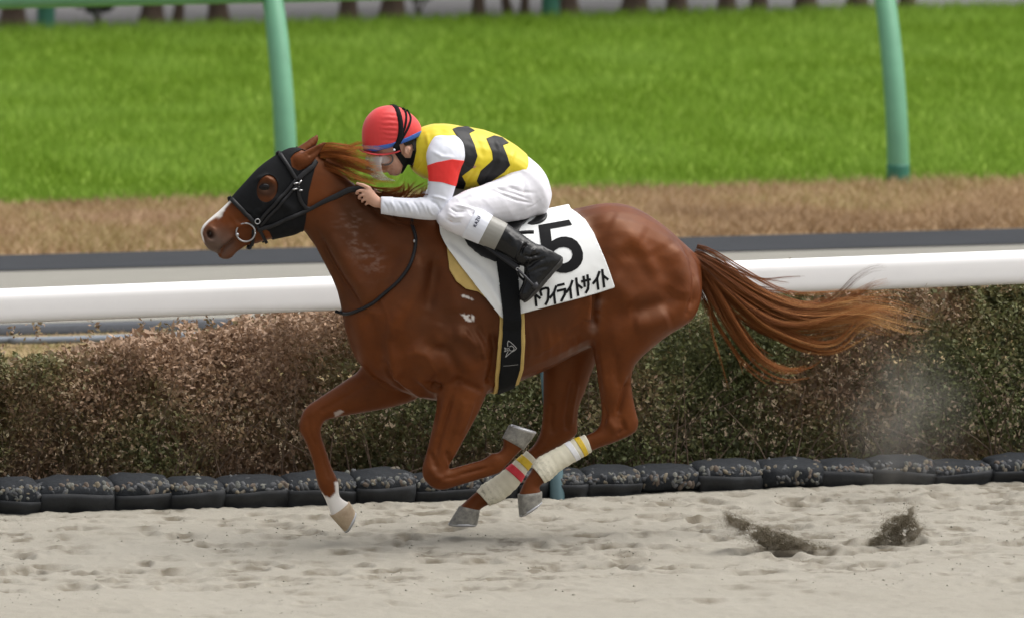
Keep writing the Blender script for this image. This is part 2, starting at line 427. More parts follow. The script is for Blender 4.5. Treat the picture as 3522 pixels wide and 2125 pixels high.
fade = np.clip((5.2-np.abs(X))*3, 0, 1)*np.clip((Yg+5.5)*2, 0, 1); hgt *= fade
v = np.stack([X, Yg, hgt], -1).reshape(-1, 3); ny, nx = X.shape
i = np.arange(ny-1)[:, None]*nx; j = np.arange(nx-1)[None]
q = np.stack([i+j, i+j+1, i+nx+j+1, i+nx+j], -1).reshape(-1, 4)
m = NT('track_sand'); vec = m.obj()
base = m.ramp(m.noise(1.3, 5, 0.6, vec), [(0.3, (0.270, 0.250, 0.206)), (0.7, (0.322, 0.301, 0.254))])
gr = m.ramp(m.noise(260, 2, 0.8, vec), [(0.3, (0.15, 0.136, 0.108)), (0.5, (0.30, 0.28, 0.234)), (0.75, (0.44, 0.415, 0.36))])
cc = m.mix(0.42, base, gr)
cc = m.mix(m.attr('damp_shade'), cc, (0.135, 0.115, 0.085))
m.set(color=cc, rough=0.95, spec=0.15); m.bump(m.noise(110, 5, 0.8, vec), 0.5, 0.009); M_sand = m.m
tag(obj('sand_track', v, q, M_sand, attrs={'damp_shade': (np.clip((damp_shade-0.06)*1.15, 0, 0.95).ravel(), 'FLOAT', 'POINT')}), kind='structure')

# loose clods lying on the raked sand
cr = np.random.default_rng(88); nc = 5000
cx_ = cr.uniform(-5, 5, nc); cy_ = 1.9-4.9*cr.random(nc)**1.15
ix = np.clip(np.searchsorted(xs, cx_), 0, nx-1); iy = np.clip(np.searchsorted(ys, cy_), 0, ny-1); cz = hgt[iy, ix]
keep = (fbm(cx_*2.2, cy_*2.0, 3, 301) > -0.02) | (cr.random(nc) < 0.2); cx_, cy_, cz, dp = cx_[keep], cy_[keep], cz[keep], damp_shade[iy, ix][keep]; nc = len(cx_)
O6 = np.array([(1, 0, 0), (-1, 0, 0), (0, 1, 0), (0, -1, 0), (0, 0, 0.8), (0, 0, -0.6)], float); F8 = np.array([(0, 2, 4), (2, 1, 4), (1, 3, 4), (3, 0, 4), (2, 0, 5), (1, 2, 5), (3, 1, 5), (0, 3, 5)])
sc_ = 0.002+0.005*cr.random(nc)**3
CV = (np.stack([cx_, cy_, cz+sc_*0.05], -1)[:, None]+O6[None]*sc_[:, None, None]*(0.6+0.9*cr.random((nc, 6, 1)))).reshape(-1, 3)
CF = (np.arange(nc)[:, None, None]*6+F8[None]).reshape(-1, 3)
tag(obj('sand_clods', CV, CF, M_sand, attrs={'damp_shade': (np.repeat(0.12*cr.random(nc)**2, 6), 'FLOAT', 'POINT')}), 'loose clods of sand scattered over the track', 'sand', kind='stuff')

# ---- grass blades
def blades(name, n, x0, x1, y0, y1, h0, h1, w, cols, mat, seed, scl=0.6, lean=0.5, edge=0.0, rnd=0.22, hv_=0.7, jit=0.24):
    r = np.random.default_rng(seed); x = r.uniform(x0, x1, n); y = r.uniform(y0, y1, n)
    if edge: y = y + edge*(r.random(n)-0.5)
    hh = r.uniform(h0, h1, n)*(1.1-hv_*0.5+hv_*np.clip(fbm(x*1.5, y*1.5, 3, seed)+0.5, 0, 1)); a = r.uniform(0, 2*np.pi, n); L = r.normal(0, lean, (n, 2))*hh[:, None]
    b = np.stack([x, y, np.zeros(n)-0.004], -1); d = np.stack([np.cos(a), np.sin(a)*0.5, np.zeros(n)], -1)*w*(0.7+0.6*r.random(n))[:, None]
    tip = b + np.stack([L[:, 0], L[:, 1], hh], -1)
    V = np.stack([b-d, b+d, tip], 1).reshape(-1, 3); T = np.arange(3*n).reshape(-1, 3)
    k = np.clip(fbm(x*scl, y*scl*0.8, 4, seed+5)*1.1+0.5+r.normal(0, rnd, n), 0, 0.999)*(len(cols)-1)
    ci = k.astype(int); fr = (k-ci)[:, None]; C = np.asarray(cols); cl = C[ci]*(1-fr)+C[ci+1]*fr; cl = cl*(1-jit/2+jit*r.random((n, 1)))
    cl = np.concatenate([np.repeat(cl, 3, 0), np.ones((3*n, 1))], 1)
    o = obj(name, V, T, mat, smooth=False, attrs={'col': (cl, 'FLOAT_COLOR', 'POINT')}); return o
def col_mat(name, rough=0.7, spec=0.3, tl=0.25):
    m = NT(name); c = m.attr('col', 'Color'); m.set(color=c, rough=rough, spec=spec)
    if tl:
        t = m.n('ShaderNodeBsdfTranslucent'); m.l(c, t.inputs[0]); x = m.n('ShaderNodeMixShader', i_0=tl)
        m.l(m.b.outputs[0], x.inputs[1]); m.l(t.outputs[0], x.inputs[2]); m.l(x.outputs[0], m.out.inputs[0])
    return m.m
M_blade = col_mat('grass_blade', 0.95, 0.0, 0.3); M_dry = col_mat('dry_blade'); M_leaf = col_mat('leaf', 0.55, 0.4, 0.2)
tag(blades('turf_grass', 220000, -1.5, 16, Y_TURF, Y_FAR, 0.045, 0.075, 0.006, [(0.162, 0.262, 0.030), (0.180, 0.290, 0.037), (0.197, 0.312, 0.045), (0.217, 0.335, 0.057)], M_blade, 31, 1.6, edge=0.1, rnd=0.06, hv_=0.10, jit=0.06),
    'mown bright green turf of the grass course', 'grass', kind='stuff')
tag(blades('dead_grass', 90000, -2.5, 13, Y_DEAD+0.03, Y_TURF+0.1, 0.03, 0.075, 0.006, [(0.27, 0.175, 0.095), (0.35, 0.235, 0.13), (0.43, 0.30, 0.17), (0.30, 0.245, 0.095), (0.40, 0.27, 0.165)], M_dry, 33, 0.9, 0.9, edge=0.12, rnd=0.15, hv_=0.4, jit=0.2),
    'dry brown grass between service road and turf', 'grass', kind='stuff')
tag(blades('verge_grass', 26000, -6, 9, 8.25, Y_KERB-0.15, 0.012, 0.035, 0.006, [(0.30, 0.19, 0.11), (0.40, 0.28, 0.16), (0.26, 0.25, 0.10), (0.42, 0.30, 0.19)], M_dry, 35, 0.5, 0.9),
    'dry straw grass behind the hedge', 'grass', kind='stuff')

# ---- rails
def post_mesh(h, lean, r, z0=-0.05, n=14, pw=2.0):
    zz = np.linspace(z0, h, 16); s = np.clip(zz/h, 0, 1); P = np.stack([np.zeros(16), lean*s**pw, zz], -1)
    return tube(P, r, n, 2)
def sweep_x(profile, x0, x1, nseg):
    xs_ = np.linspace(x0, x1, nseg); prof = np.asarray(profile); n = len(prof)
    A = np.zeros((nseg, n, 3)); A[:, :, 0] = xs_[:, None]; A[:, :, 1] = prof[None, :, 0]; A[:, :, 2] = prof[None, :, 1]
    return rings(A, n)
def superprof(a, b, e, n=40, top=0.0):
    th = np.linspace(0, 2*np.pi, n, endpoint=False)
    c, s_ = np.cos(th), np.sin(th)
    return np.stack([a*np.sign(c)*np.abs(c)**e*(1-top*np.maximum(s_, 0)**2), b*np.sign(s_)*np.abs(s_)**e], -1)
M_white = simple('rail_white', (0.86, 0.845, 0.84), 0.6, 0.03, 3, bump=0.03, bscale=25)
M_teal = simple('post_teal', (0.085, 0.150, 0.170), 0.55, 0.10, 9)
rail = empty('white_rail', (0, 1.9, 0), 'broad white running rail behind the horse, on curved blue-grey posts', 'rail')
pr = superprof(0.070, 0.083, 0.48, 56, top=0.30)
rail.rotation_euler.z = math.radians(2.4); rail.location = (0.0, 1.87, 0)
v, t = sweep_x(pr, -40, 44, 60)
v[:, 1] += 0.36; v[:, 2] += 1.030+0.0066*(v[:, 0]-3.1)
obj('rail', v, t, M_white, rail)
pv, pt = post_mesh(0.98, 0.34, np.linspace(0.037, 0.03, 16), pw=1.3)
pm = make_mesh('post', pv, pt, M_teal)
for k in range(-6, 8):
    o = link(bpy.data.objects.new('post', pm), rail); o.location = (0.70+3.1*k, 0.0, 0)
M_gpost = simple('rail_green', (0.145, 0.365, 0.225), 0.42, 0.10, 5)
grail = empty('green_rail', (0, 19.2, 0), 'pale green running rail along the near edge of the turf', 'rail')
v, t = sweep_x(superprof(0.07, 0.07, 0.9, 32), -60, 90, 60); v[:, 1] += 0.36; v[:, 2] += 1.225
obj('rail', v, t, M_gpost, grail)
pv, pt = post_mesh(1.185, 0.34, np.linspace(0.069, 0.064, 16), pw=2.0); pm = make_mesh('post', pv, pt, M_gpost)
mb = simple('post_foot_green', (0.035, 0.18, 0.12), 0.5, 0.25, 14)
fv, ft = tube([(0, 0.0, -0.03), (0, 0.0, 0.03), (0, 0.003, 0.085), (0, 0.004, 0.12)], [0.0705, 0.0705, 0.0705, 0.0695], 14, 2); fm = make_mesh('post_foot', fv, ft, mb)
for k in range(-6, 9):
    x = 7.19+3.785*k
    o = link(bpy.data.objects.new('post', pm), grail); o.location = (x, 0, 0)
    o2 = link(bpy.data.objects.new('post_foot', fm), o)
frail = empty('far_green_rail', (0, 33.2, 0), 'dark green running rail on the far edge of the turf, below the trees', 'rail')
M_fg = simple('far_rail_green', (0.04, 0.15, 0.11), 0.5, 0.1, 5)
v, t = sweep_x(superprof(0.07, 0.07, 0.9, 20), -60, 90, 20); v[:, 1] -= 0.3; v[:, 2] += 1.17
obj('rail', v, t, M_fg, frail)
pv, pt = post_mesh(1.13, -0.28, np.linspace(0.065, 0.055, 16)); pm = make_mesh('post', pv, pt, M_fg)
for k in range(-5, 7):
    o = link(bpy.data.objects.new('post', pm), frail); o.location = (5.02+3.54*k, 0, 0)

# ---- hose lying behind the hedge
hp = [(Gp(x, y)[0], Gp(x, y)[1], 0.03) for x, y in ((-500, 1205), (0, 1188), (60, 1190), (350, 1183), (640, 1172), (1000, 1160), (1400, 1150), (2200, 1120), (3200, 1090))]
hv, ht = tube(hp, 0.020, 10, 6)
place(tag(obj('hose', hv, ht, simple('hose_grey', (0.19, 0.215, 0.25), 0.75)), 'blue-grey hose lying on dry grass behind the hedge', 'hose'), (hp[1][0], hp[1][1], 0))

# ---- far young trees (only the feet of their trunks show)
M_bark = simple('bark', (0.085, 0.056, 0.038), 0.9, 0.35, 25, bump=0.8, bscale=60)
trunks = [(45, 33.54, 0.062, 0.0, 'pale orange-brown trunk at the far left, beside a green post'), (525, 33.60, 0.055, 0.05, 'brown trunk left of the near green post, third from the left edge'),
    (615, 33.56, 0.026, 0.10, 'thin dark trunk just left of the near green post'), (752, 33.52, 0.05, -0.05, 'brown trunk with a pale flared foot left of the near green post'),
    (1195, 33.54, 0.045, 0.0, 'dark trunk right of the near green post'), (1345, 33.52, 0.06, 0.08, 'leaning brown trunk above the helmet, beside low foliage'),
    (1645, 33.58, 0.032, 0.0, 'slim dark trunk above the saddle'), (1750, 33.56, 0.024, -0.18, 'thin dark trunk leaning left, above the saddle'), (1808, 33.42, 0.022, 0.02, 'thin trunk hard against a dark green far post'),
    (1945, 33.54, 0.065, -0.06, 'stout dark trunk just right of a dark green far post'), (2180, 33.52, 0.062, 0.05, 'stout brown trunk above the horse\'s croup'), (2325, 33.54, 0.05, -0.03, 'brown trunk above the tail root'),
    (2498, 33.56, 0.042, 0.0, 'dark trunk left of the right-hand green post, third away'), (2612, 33.58, 0.04, 0.03, 'dark trunk left of the right-hand green post, second away'), (2775, 33.54, 0.052, 0.0, 'dark trunk left of the right-hand green post, nearest to it'),
    (2950, 33.44, 0.05, 0.06, 'dark trunk left beside the right-hand green post top'), (3120, 33.42, 0.04, -0.04, 'brown trunk right beside the right-hand green post top')]
crown_r = np.random.default_rng(5)
def leafcloud(c, rad, n, size, cols, r, flat=0.7):
    p = r.normal(0, 1, (n, 3)); p /= np.linalg.norm(p, axis=1)[:, None]; p *= (r.random((n, 1))**0.45)*np.array([rad, rad, rad*flat])
    p *= (0.8+0.5*fbm(p[:, 0]*2.3+7, p[:, 2]*2.3+p[:, 1], 3, 9)[:, None]); p += c
    return leaf_quads(p, size, cols, r)
def leaf_quads(p, size, cols, r, ck=None, bias=(0, 0, 0.5)):
    n = len(p); a = r.normal(0, 1, (n, 3)); a /= np.linalg.norm(a, axis=1)[:, None]
    nn = r.normal(0, 1, (n, 3))+np.array(bias); u = np.cross(a, nn); u /= np.linalg.norm(u, axis=1)[:, None]+1e-9; w = np.cross(nn, u); w /= np.linalg.norm(w, axis=1)[:, None]+1e-9
    s = size*(0.6+0.8*r.random((n, 1))); s2 = s*0.5
    V = np.stack([p-w*s, p+u*s2, p+w*s, p-u*s2], 1).reshape(-1, 3); Q = np.arange(4*n).reshape(-1, 4)
    C = np.asarray(cols, float); k = (np.clip(ck, 0, 0.999) if ck is not None else r.random(n))*(len(C)-1); ci = k.astype(int); fr = (k-ci)[:, None]
    cl = (C[ci]*(1-fr)+C[np.minimum(ci+1, len(C)-1)]*fr)*(0.80+0.4*r.random((n, 1)))*np.where(r.random((n, 1)) < 0.05, 1.4, 1.0)  # a few leaves brightened at random as painted glints
    return V, Q, np.concatenate([np.repeat(cl, 4, 0), np.ones((4*n, 1))], 1)
for k, (px, Yt, rr, ln, lab) in enumerate(trunks):
    b = Wp(px, 40, Yt); h = 2.6+0.5*crown_r.random()
    t0 = empty('young_tree', (b[0], Yt, 0), 'young tree: '+lab, 'tree', 'young trees beyond the turf')
    zz = np.array([-0.05, 0.02, 0.12, 0.5, 1.2, h]); P = np.stack([ln*zz, 0.03*np.sin(zz*2+k), zz], -1)
    rr *= 1.35; tr = tube(P, [rr*1.4, rr*1.25, rr, rr*0.9, rr*0.7, rr*0.3], 10, 4)
    limbs = [tube([(ln*z, 0, z), (ln*z+0.5*math.cos(a), 0.5*math.sin(a), z+0.45), (ln*z+0.8*math.cos(a), 0.8*math.sin(a), z+0.95)], [rr*0.5, rr*0.35, rr*0.1], 6, 3) for z, a in ((1.3, k), (1.6, k+2.2), (1.9, k+4.1), (2.1, k+5.5))]
    tv, tt = join(tr, *limbs); obj('trunk', tv, tt, M_bark, t0)
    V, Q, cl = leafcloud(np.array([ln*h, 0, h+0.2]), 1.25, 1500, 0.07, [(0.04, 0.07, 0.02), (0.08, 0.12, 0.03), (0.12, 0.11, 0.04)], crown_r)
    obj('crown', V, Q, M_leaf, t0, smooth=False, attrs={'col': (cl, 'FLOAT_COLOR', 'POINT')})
for px, wd, lab in ((335, 0.17, 'low dark bush between the first two trunks at far left'), (1440, 0.13, 'low dark bush beside the leaning trunk above the helmet')):
    b = Wp(px, 60, 33.7); t0 = empty('low_bush', (b[0], 33.7, 0), lab, 'bush', 'bushes beyond the turf')
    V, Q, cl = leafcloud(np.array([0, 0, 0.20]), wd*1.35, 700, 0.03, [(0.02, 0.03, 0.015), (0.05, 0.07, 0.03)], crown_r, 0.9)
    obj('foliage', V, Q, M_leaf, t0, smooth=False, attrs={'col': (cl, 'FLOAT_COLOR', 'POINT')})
    sv, stt = join(*[tube([(0, 0, -0.02), (0.06*math.cos(a), 0.06*math.sin(a), 0.12), (0.12*math.cos(a), 0.1*math.sin(a), 0.25)], [0.008, 0.006, 0.003], 6, 2) for a in (0.3, 2.2, 4.4)])
    obj('stem', sv, stt, M_bark, t0)

# ---- hedge
hr = np.random.default_rng(17)
hedge = empty('hedge', (0, 2.9, 0), 'long clipped hedge with browning leaves behind the stone bags', 'hedge')
HX0, HX1, HY0, HY1 = -6.0, 7.0, 2.46, 3.75
def hedge_top(x):
    base = np.interp(x, [-7, -1.3, -0.8, -0.3, 1.2, 2.0, 2.9, 8], [0.74, 0.745, 0.82, 0.83, 0.87, 0.91, 0.965, 0.97])
    return base + 0.11*fbm(x*1.6, x*0+3.3, 3, 8) + 0.12*fbm(x*8, x*0+1.3, 3, 12)
N = 290000
x = hr.uniform(HX0, HX1, N); top = hedge_top(x)
f_ = hr.random(N); sel = hr.random(N) < 0.62
y = np.where(sel, HY0+np.abs(hr.normal(0, 0.13, N)), hr.uniform(HY0, HY1, N))
z = np.where(hr.random(N) < 0.38, top*(1-np.abs(hr.normal(0, 0.20, N))), top*hr.random(N)**0.9)
lower_ = 0.105*(np.clip(y, HY0, HY1)-HY0)*np.clip(z/top, 0, 1); z = np.clip(z-lower_, 0.03, None); z = z + np.where(hr.random(N) < 0.02, hr.uniform(0, 0.05, N), 0)
bul = 0.24*fbm(x*2.4, z*2.2, 3, 51); y = y + bul - 0.10*np.sin(np.clip(z/top, 0, 1)*np.pi) + 0.05
dens = 0.62 + 1.15*fbm(x*4.2, z*3.6, 3, 61) + 0.45*np.clip(z/top, 0, 1)**1.3 + np.where(y > HY0+0.3, 0.5, 0)
gaps = (hr.random(N) < np.clip(dens, 0.08, 1)) & ~((z > top*0.88) & (fbm(x*9, z*9, 2, 71) > 0.24))
x, y, z, top = x[gaps], y[gaps], z[gaps], top[gaps]; n = len(x)
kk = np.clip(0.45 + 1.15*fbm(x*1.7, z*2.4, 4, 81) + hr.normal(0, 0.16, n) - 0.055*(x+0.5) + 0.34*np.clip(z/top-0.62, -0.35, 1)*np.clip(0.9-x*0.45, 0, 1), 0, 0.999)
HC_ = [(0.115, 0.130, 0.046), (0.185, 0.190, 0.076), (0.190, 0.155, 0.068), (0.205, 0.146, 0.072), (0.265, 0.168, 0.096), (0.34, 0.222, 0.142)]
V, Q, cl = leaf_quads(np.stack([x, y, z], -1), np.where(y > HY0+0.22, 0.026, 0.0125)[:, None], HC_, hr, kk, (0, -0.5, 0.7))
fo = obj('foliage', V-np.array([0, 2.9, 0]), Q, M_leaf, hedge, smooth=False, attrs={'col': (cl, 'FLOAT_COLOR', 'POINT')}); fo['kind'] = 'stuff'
tw = []
for k in range(1100):
    x0 = hr.uniform(HX0, HX1); y0 = hr.uniform(HY0+0.05, HY1-0.05) if k > 260 else hr.uniform(HY0-0.03, HY0+0.12); hh = (1 if k > 260 else hr.uniform(0.3, 0.85))* (hedge_top(np.array([x0]))[0]-0.105*(y0-HY0))*hr.uniform(0.5, 1.03)
    a = hr.normal(0, 0.24, 2); r0 = hr.uniform(0.0015, 0.0055)
    tw.append(tube([(x0, y0-2.9, -0.02), (x0+a[0]*0.4, y0-2.9+a[1]*0.3, hh*0.45), (x0+a[0]*hr.uniform(0.5, 1.6), y0-2.9+a[1], hh)], [r0, r0*0.7, r0*0.25], 5, 3))
tv, tt = join(*tw); so = obj('stems', tv, tt, simple('twig', (0.19, 0.135, 0.095), 0.9, 0.35, 20), hedge); so['kind'] = 'stuff'
# taller sprigs above the clipped top
sp = []
for _ in range(230):
    x0 = hr.uniform(HX0, HX1); y0 = hr.uniform(HY0, HY0+0.5); hgt_ = hedge_top(np.array([x0]))[0]-0.105*(y0-HY0)+hr.uniform(-0.02, 0.085)
    m_ = int(hr.integers(6, 18)); sp.append(hr.normal(0, 1, (m_, 3))*np.array([0.014, 0.014, 0.03])+np.array([x0, y0, hgt_]))
for px, py in ((975, 1062), (330, 1105), (130, 1122), (45, 1135), (620, 1112), (720, 1098), (905, 1080), (1150, 1075), (1010, 1075), (870, 1090), (1085, 1085), (3290, 985), (3100, 992)):
    p = Wp(px, py, 2.75); c = hr.normal(0, 1, (24, 3))*np.array([0.022, 0.02, 0.03])+np.array([p[0], p[1], p[2]-0.02]); sp.append(c)
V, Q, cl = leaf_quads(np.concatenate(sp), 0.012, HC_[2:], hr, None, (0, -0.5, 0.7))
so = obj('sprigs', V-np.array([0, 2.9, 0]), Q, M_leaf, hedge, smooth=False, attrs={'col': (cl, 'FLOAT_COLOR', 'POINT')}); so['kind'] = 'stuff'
# dry litter and weeds at the hedge foot
o = blades('hedge_litter', 14000, HX0, HX1, 2.28, 2.75, 0.02, 0.11, 0.005, [(0.20, 0.10, 0.05), (0.13, 0.085, 0.04), (0.12, 0.12, 0.04), (0.26, 0.17, 0.09)], M_dry, 91, 1.5, 1.2)
tag(o, 'dry weeds and leaf litter at the hedge foot', 'grass', kind='stuff')

# ---- black net bags of stones along the track edge
br = np.random.default_rng(44)
M_net = simple('bag_net', (0.014, 0.0165, 0.020), 0.75, 0.5, 70, bump=0.7, bscale=150, spec=0.25)
M_cloth = simple('bag_liner', (0.016, 0.018, 0.021), 0.75, 0.35, 18, bump=0.5, bscale=60)
SC = [(0.085, 0.087, 0.09), (0.055, 0.058, 0.063), (0.125, 0.108, 0.082), (0.16, 0.135, 0.095), (0.105, 0.108, 0.097), (0.10, 0.077, 0.060), (0.15, 0.15, 0.13)]
M_st = [simple('bag_stone', c, 0.85, 0.25, 60, bump=0.4, bscale=120) for c in SC]
stone_meshes = []
for k in range(7):
    sv, st_ = ellipsoid((0, 0, 0), np.diag([1.0, 0.7, 0.72]), 6)
    sv = sv*(1+0.32*fbm(sv[:, 0]*1.4+k*9, sv[:, 2]*1.4+sv[:, 1]*2, 2, k)[:, None]); stone_meshes.append((sv, st_))
stone_me = [make_mesh('stone', sv, st_, M_st[k]) for k, (sv, st_) in enumerate(stone_meshes)]
edges_px = [-320, -160, 0, 148, 402, 598, 778, 1005, 1232, 1440, 1660, 1790, 1900, 2028, 2212, 2416, 2630, 2838, 3012, 3225, 3425, 3640, 3850]
KL, KR = Gp(0, 1772), Gp(3522, 1658)
bx = [Gp(p, 1772-61*p/3522.0*1.87)[0] for p in edges_px]
bag_lab = {3: 'first whole bag from the left edge', 4: 'second whole bag from the left edge', 5: 'third whole bag from the left edge', 6: 'fourth whole bag, large stones showing, left of the leading hoof',
    7: 'bag right behind the white-socked foreleg', 8: 'bag just right of the white sock', 9: 'bag below the folded knee', 10: 'bag behind the far bandaged hind leg', 11: 'bag behind the blue-grey rail post', 12: 'bag just right of the blue-grey rail post',
    13: 'small bag, second right of the rail post', 14: 'bag third right of the rail post', 15: 'bag below the hind hock, fourth right of the post', 16: 'long bag left of the sand spray', 17: 'bag above the larger sand spray',
    18: 'bag between the two sand sprays', 19: 'dust-veiled bag above the smaller sand spray', 20: 'last whole bag at the right edge'}
for k in range(len(bx)-1):
    x0, x1 = bx[k], bx[k+1]; L = (x1-x0)*0.5*1.06; cx = (x0+x1)/2; hh = float(np.interp(cx, [-2, 3], [0.155, 0.112]))*br.uniform(0.86, 1.14); dd = 0.165
    lab = 'black net stone bag: ' + bag_lab.get(k, 'left of the picture' if k < 3 else 'right of the picture')
    if k == 2: lab = 'black net bag of stones cut by the left picture edge'
    if k == 21: lab = 'black net bag of stones cut by the right picture edge'
    if k in (0, 1): lab = 'black net stone bag beyond the left picture edge, ' + ('outermost' if k == 0 else 'next to the edge')
    yc = KL[1]+(KR[1]-KL[1])*(cx-KL[0])/(KR[0]-KL[0])+0.02+dd+br.uniform(-0.015, 0.015)
    bag = empty('stone_bag', (cx, yc, 0), lab, 'stone bag', 'stone bags along the track edge')
    th = np.linspace(0, 2*np.pi, 36, endpoint=False); uu = np.linspace(-1, 1, 17)
    sg = lambda q, e: np.sign(q)*np.abs(q)**e
    A = np.zeros((17, 36, 3)); ph = br.uniform(0, 9)
    for a, u in enumerate(uu):
        s_ = (1-abs(u)**2.6)**0.6
        A[a, :, 0] = L*u*1.0
        A[a, :, 1] = dd*sg(np.cos(th), 0.75)*(0.72+0.28*s_)
        A[a, :, 2] = hh*0.5 + hh*0.55*sg(np.sin(th), 0.8)*np.where(np.sin(th) > 0, 0.58+0.42*s_, 1.0)
    A += 0.012*np.stack([fbm(A[..., 0]*14+ph+c*5, A[..., 2]*14+A[..., 1]*9, 2, c) for c in range(3)], -1)
    v, t = rings(A, 36); obj('net', v, t, M_net, bag)
    BV = bvh_of(v, t)
    # liner sheet folded up over the lower front
    if br.random() < 0.85:
        xs_ = np.linspace(-L*0.99, L*0.99, 22); lv = []; lh = hh*br.uniform(0.40, 0.58); s0 = br.uniform(-0.3, 0.3)
        for xx in xs_:
            tz = lh*(1+0.12*math.sin(xx*9+ph)+s0*xx/L*0.5)
            for zz in np.linspace(-0.02, tz, 6):
                hit = BV.ray_cast(Vector((xx, -1, max(zz, 0.012))), Vector((0, 1, 0)))
                yy = hit[0].y-0.007 if hit[0] else -dd*0.78
                lv.append((xx, yy, zz))
        lv = np.array(lv); i = np.arange(21)[:, None]*6; j = np.arange(5)[None]
        tq = np.stack([i+j, i+6+j, i+6+j+1, i+j+1], -1).reshape(-1, 4); tq = np.concatenate([tq[:, [0, 1, 2]], tq[:, [0, 2, 3]]])
        sv, st_ = shell(lv, tq, normals(lv, tq), 0.003, 0.004); obj('liner', sv, st_, M_cloth, bag)
    else: lh = 0.02
    placed = 0
    for _ in range(220):
        xx = br.uniform(-0.93, 0.93)*L; zz = br.uniform(lh+0.004, hh*0.86)
        o_ = Vector((xx, -1, zz)); dr = Vector((0, 1, 0))
        if br.random() < 0.06: o_ = Vector((xx, br.uniform(-0.8, 0.1)*dd, 1)); dr = Vector((0, 0, -1))
        hit = BV.ray_cast(o_, dr)
        if hit[0] is None: continue
        s = br.uniform(0.012, 0.027); o = bpy.data.objects.new('stone', stone_me[int(br.choice(7, p=[.24, .24, .12, .09, .13, .1, .08]))]); link(o, bag)
        nn = hit[1] if hit[1].dot(dr) < 0 else -hit[1]
        o.location = hit[0]-nn*s*0.52; o.rotation_euler = (br.normal(0, .4), br.uniform(0, 6.28), br.normal(0, .5)); o.scale = (s*1.15, s*0.9, s*br.uniform(.7, 1))
        placed += 1
        if placed >= 46: break
# ================================================================== the horse
torso = loft([
    (1196, 1030, 1200, 1140, 0.055), (1212, 960, 1222, 1225, 0.12), (1250, 880, 1262, 1275, 0.165), (1310, 800, 1322, 1318, 0.185),
    (1390, 735, 1402, 1354, 0.200, 0, -0.12), (1480, 695, 1490, 1376, 0.212, 0, -0.22), (1580, 705, 1590, 1376, 0.232, 0, -0.20), (1690, 732, 1700, 1345, 0.258, 0, -0.10),
    (1800, 744, 1800, 1303, 0.280, 0, -0.04), (1890, 735, 1890, 1264, 0.282, 0, 0.0), (1985, 717, 1985, 1212, 0.268, 0, 0.05), (2087, 699, 2068, 1180, 0.255, 0, 0.02),
    (2173, 710, 2155, 1190, 0.245), (2258, 757, 2250, 1170, 0.222), (2335, 822, 2325, 1120, 0.18), (2382, 880, 2378, 1075, 0.13), (2405, 925, 2405, 1030, 0.06)], e=0.92)
neck = loft([(1052, 530, 1030, 770, 0.060), (1085, 530, 1058, 812, 0.066), (1130, 555, 1085, 850, 0.070), (1180, 600, 1108, 893, 0.076), (1235, 645, 1133, 940, 0.086),
    (1310, 682, 1156, 990, 0.104), (1385, 700, 1176, 1050, 0.130), (1460, 715, 1205, 1140, 0.160), (1520, 760, 1260, 1220, 0.175)])
head = loft([(1075, 540, 1052, 780, 0.066), (1040, 516, 1018, 804, 0.080), (1000, 512, 968, 816, 0.088), (950, 538, 922, 826, 0.090), (895, 578, 885, 838, 0.084, 0, 0.10),
    (840, 636, 850, 846, 0.064, 0, 0.12), (790, 690, 815, 856, 0.052), (748, 729, 788, 872, 0.047), (718, 755, 756, 874, 0.047), (698, 777, 722, 862, 0.042), (691, 798, 704, 842, 0.026)])
chin = loft([(836, 830, 835, 853, 0.026), (808, 842, 811, 870, 0.030), (786, 852, 793, 890, 0.031), (766, 866, 771, 893, 0.027), (750, 874, 753, 888, 0.016)])
YN, YF = -0.125, 0.125
near_hind = loft([(2000, 860, 2300, 850, 0.06, -0.11), (1995, 980, 2390, 940, 0.115, -0.125), (2010, 1080, 2412, 1010, 0.13, -0.13), (2034, 1140, 2385, 1093, 0.125, -0.135), (2038, 1180, 2300, 1150, 0.110, -0.14),
    (2042, 1215, 2225, 1210, 0.092, -0.14), (2051, 1262, 2182, 1257, 0.074, -0.14), (2057, 1313, 2171, 1312, 0.060, -0.14), (2065, 1370, 2180, 1378, 0.050, -0.14), (2068, 1418, 2191, 1425, 0.043, -0.14),
    (2064, 1455, 2197, 1455, 0.043, -0.14), (2050, 1477, 2182, 1488, 0.043, -0.14), (2030, 1489, 2118, 1519, 0.039, -0.14), (2005, 1500, 2045, 1546, 0.032, -0.14), (1931, 1534, 1966, 1584, 0.028, -0.14),
    (1885, 1558, 1918, 1615, 0.030, -0.14), (1843, 1584, 1882, 1652, 0.036, -0.14), (1826, 1620, 1860, 1668, 0.033, -0.14), (1803, 1655, 1855, 1680, 0.031, -0.14), (1784, 1702, 1862, 1690, 0.040, -0.14), (1784, 1720, 1862, 1706, 0.040, -0.14)], n=22, sub=4)
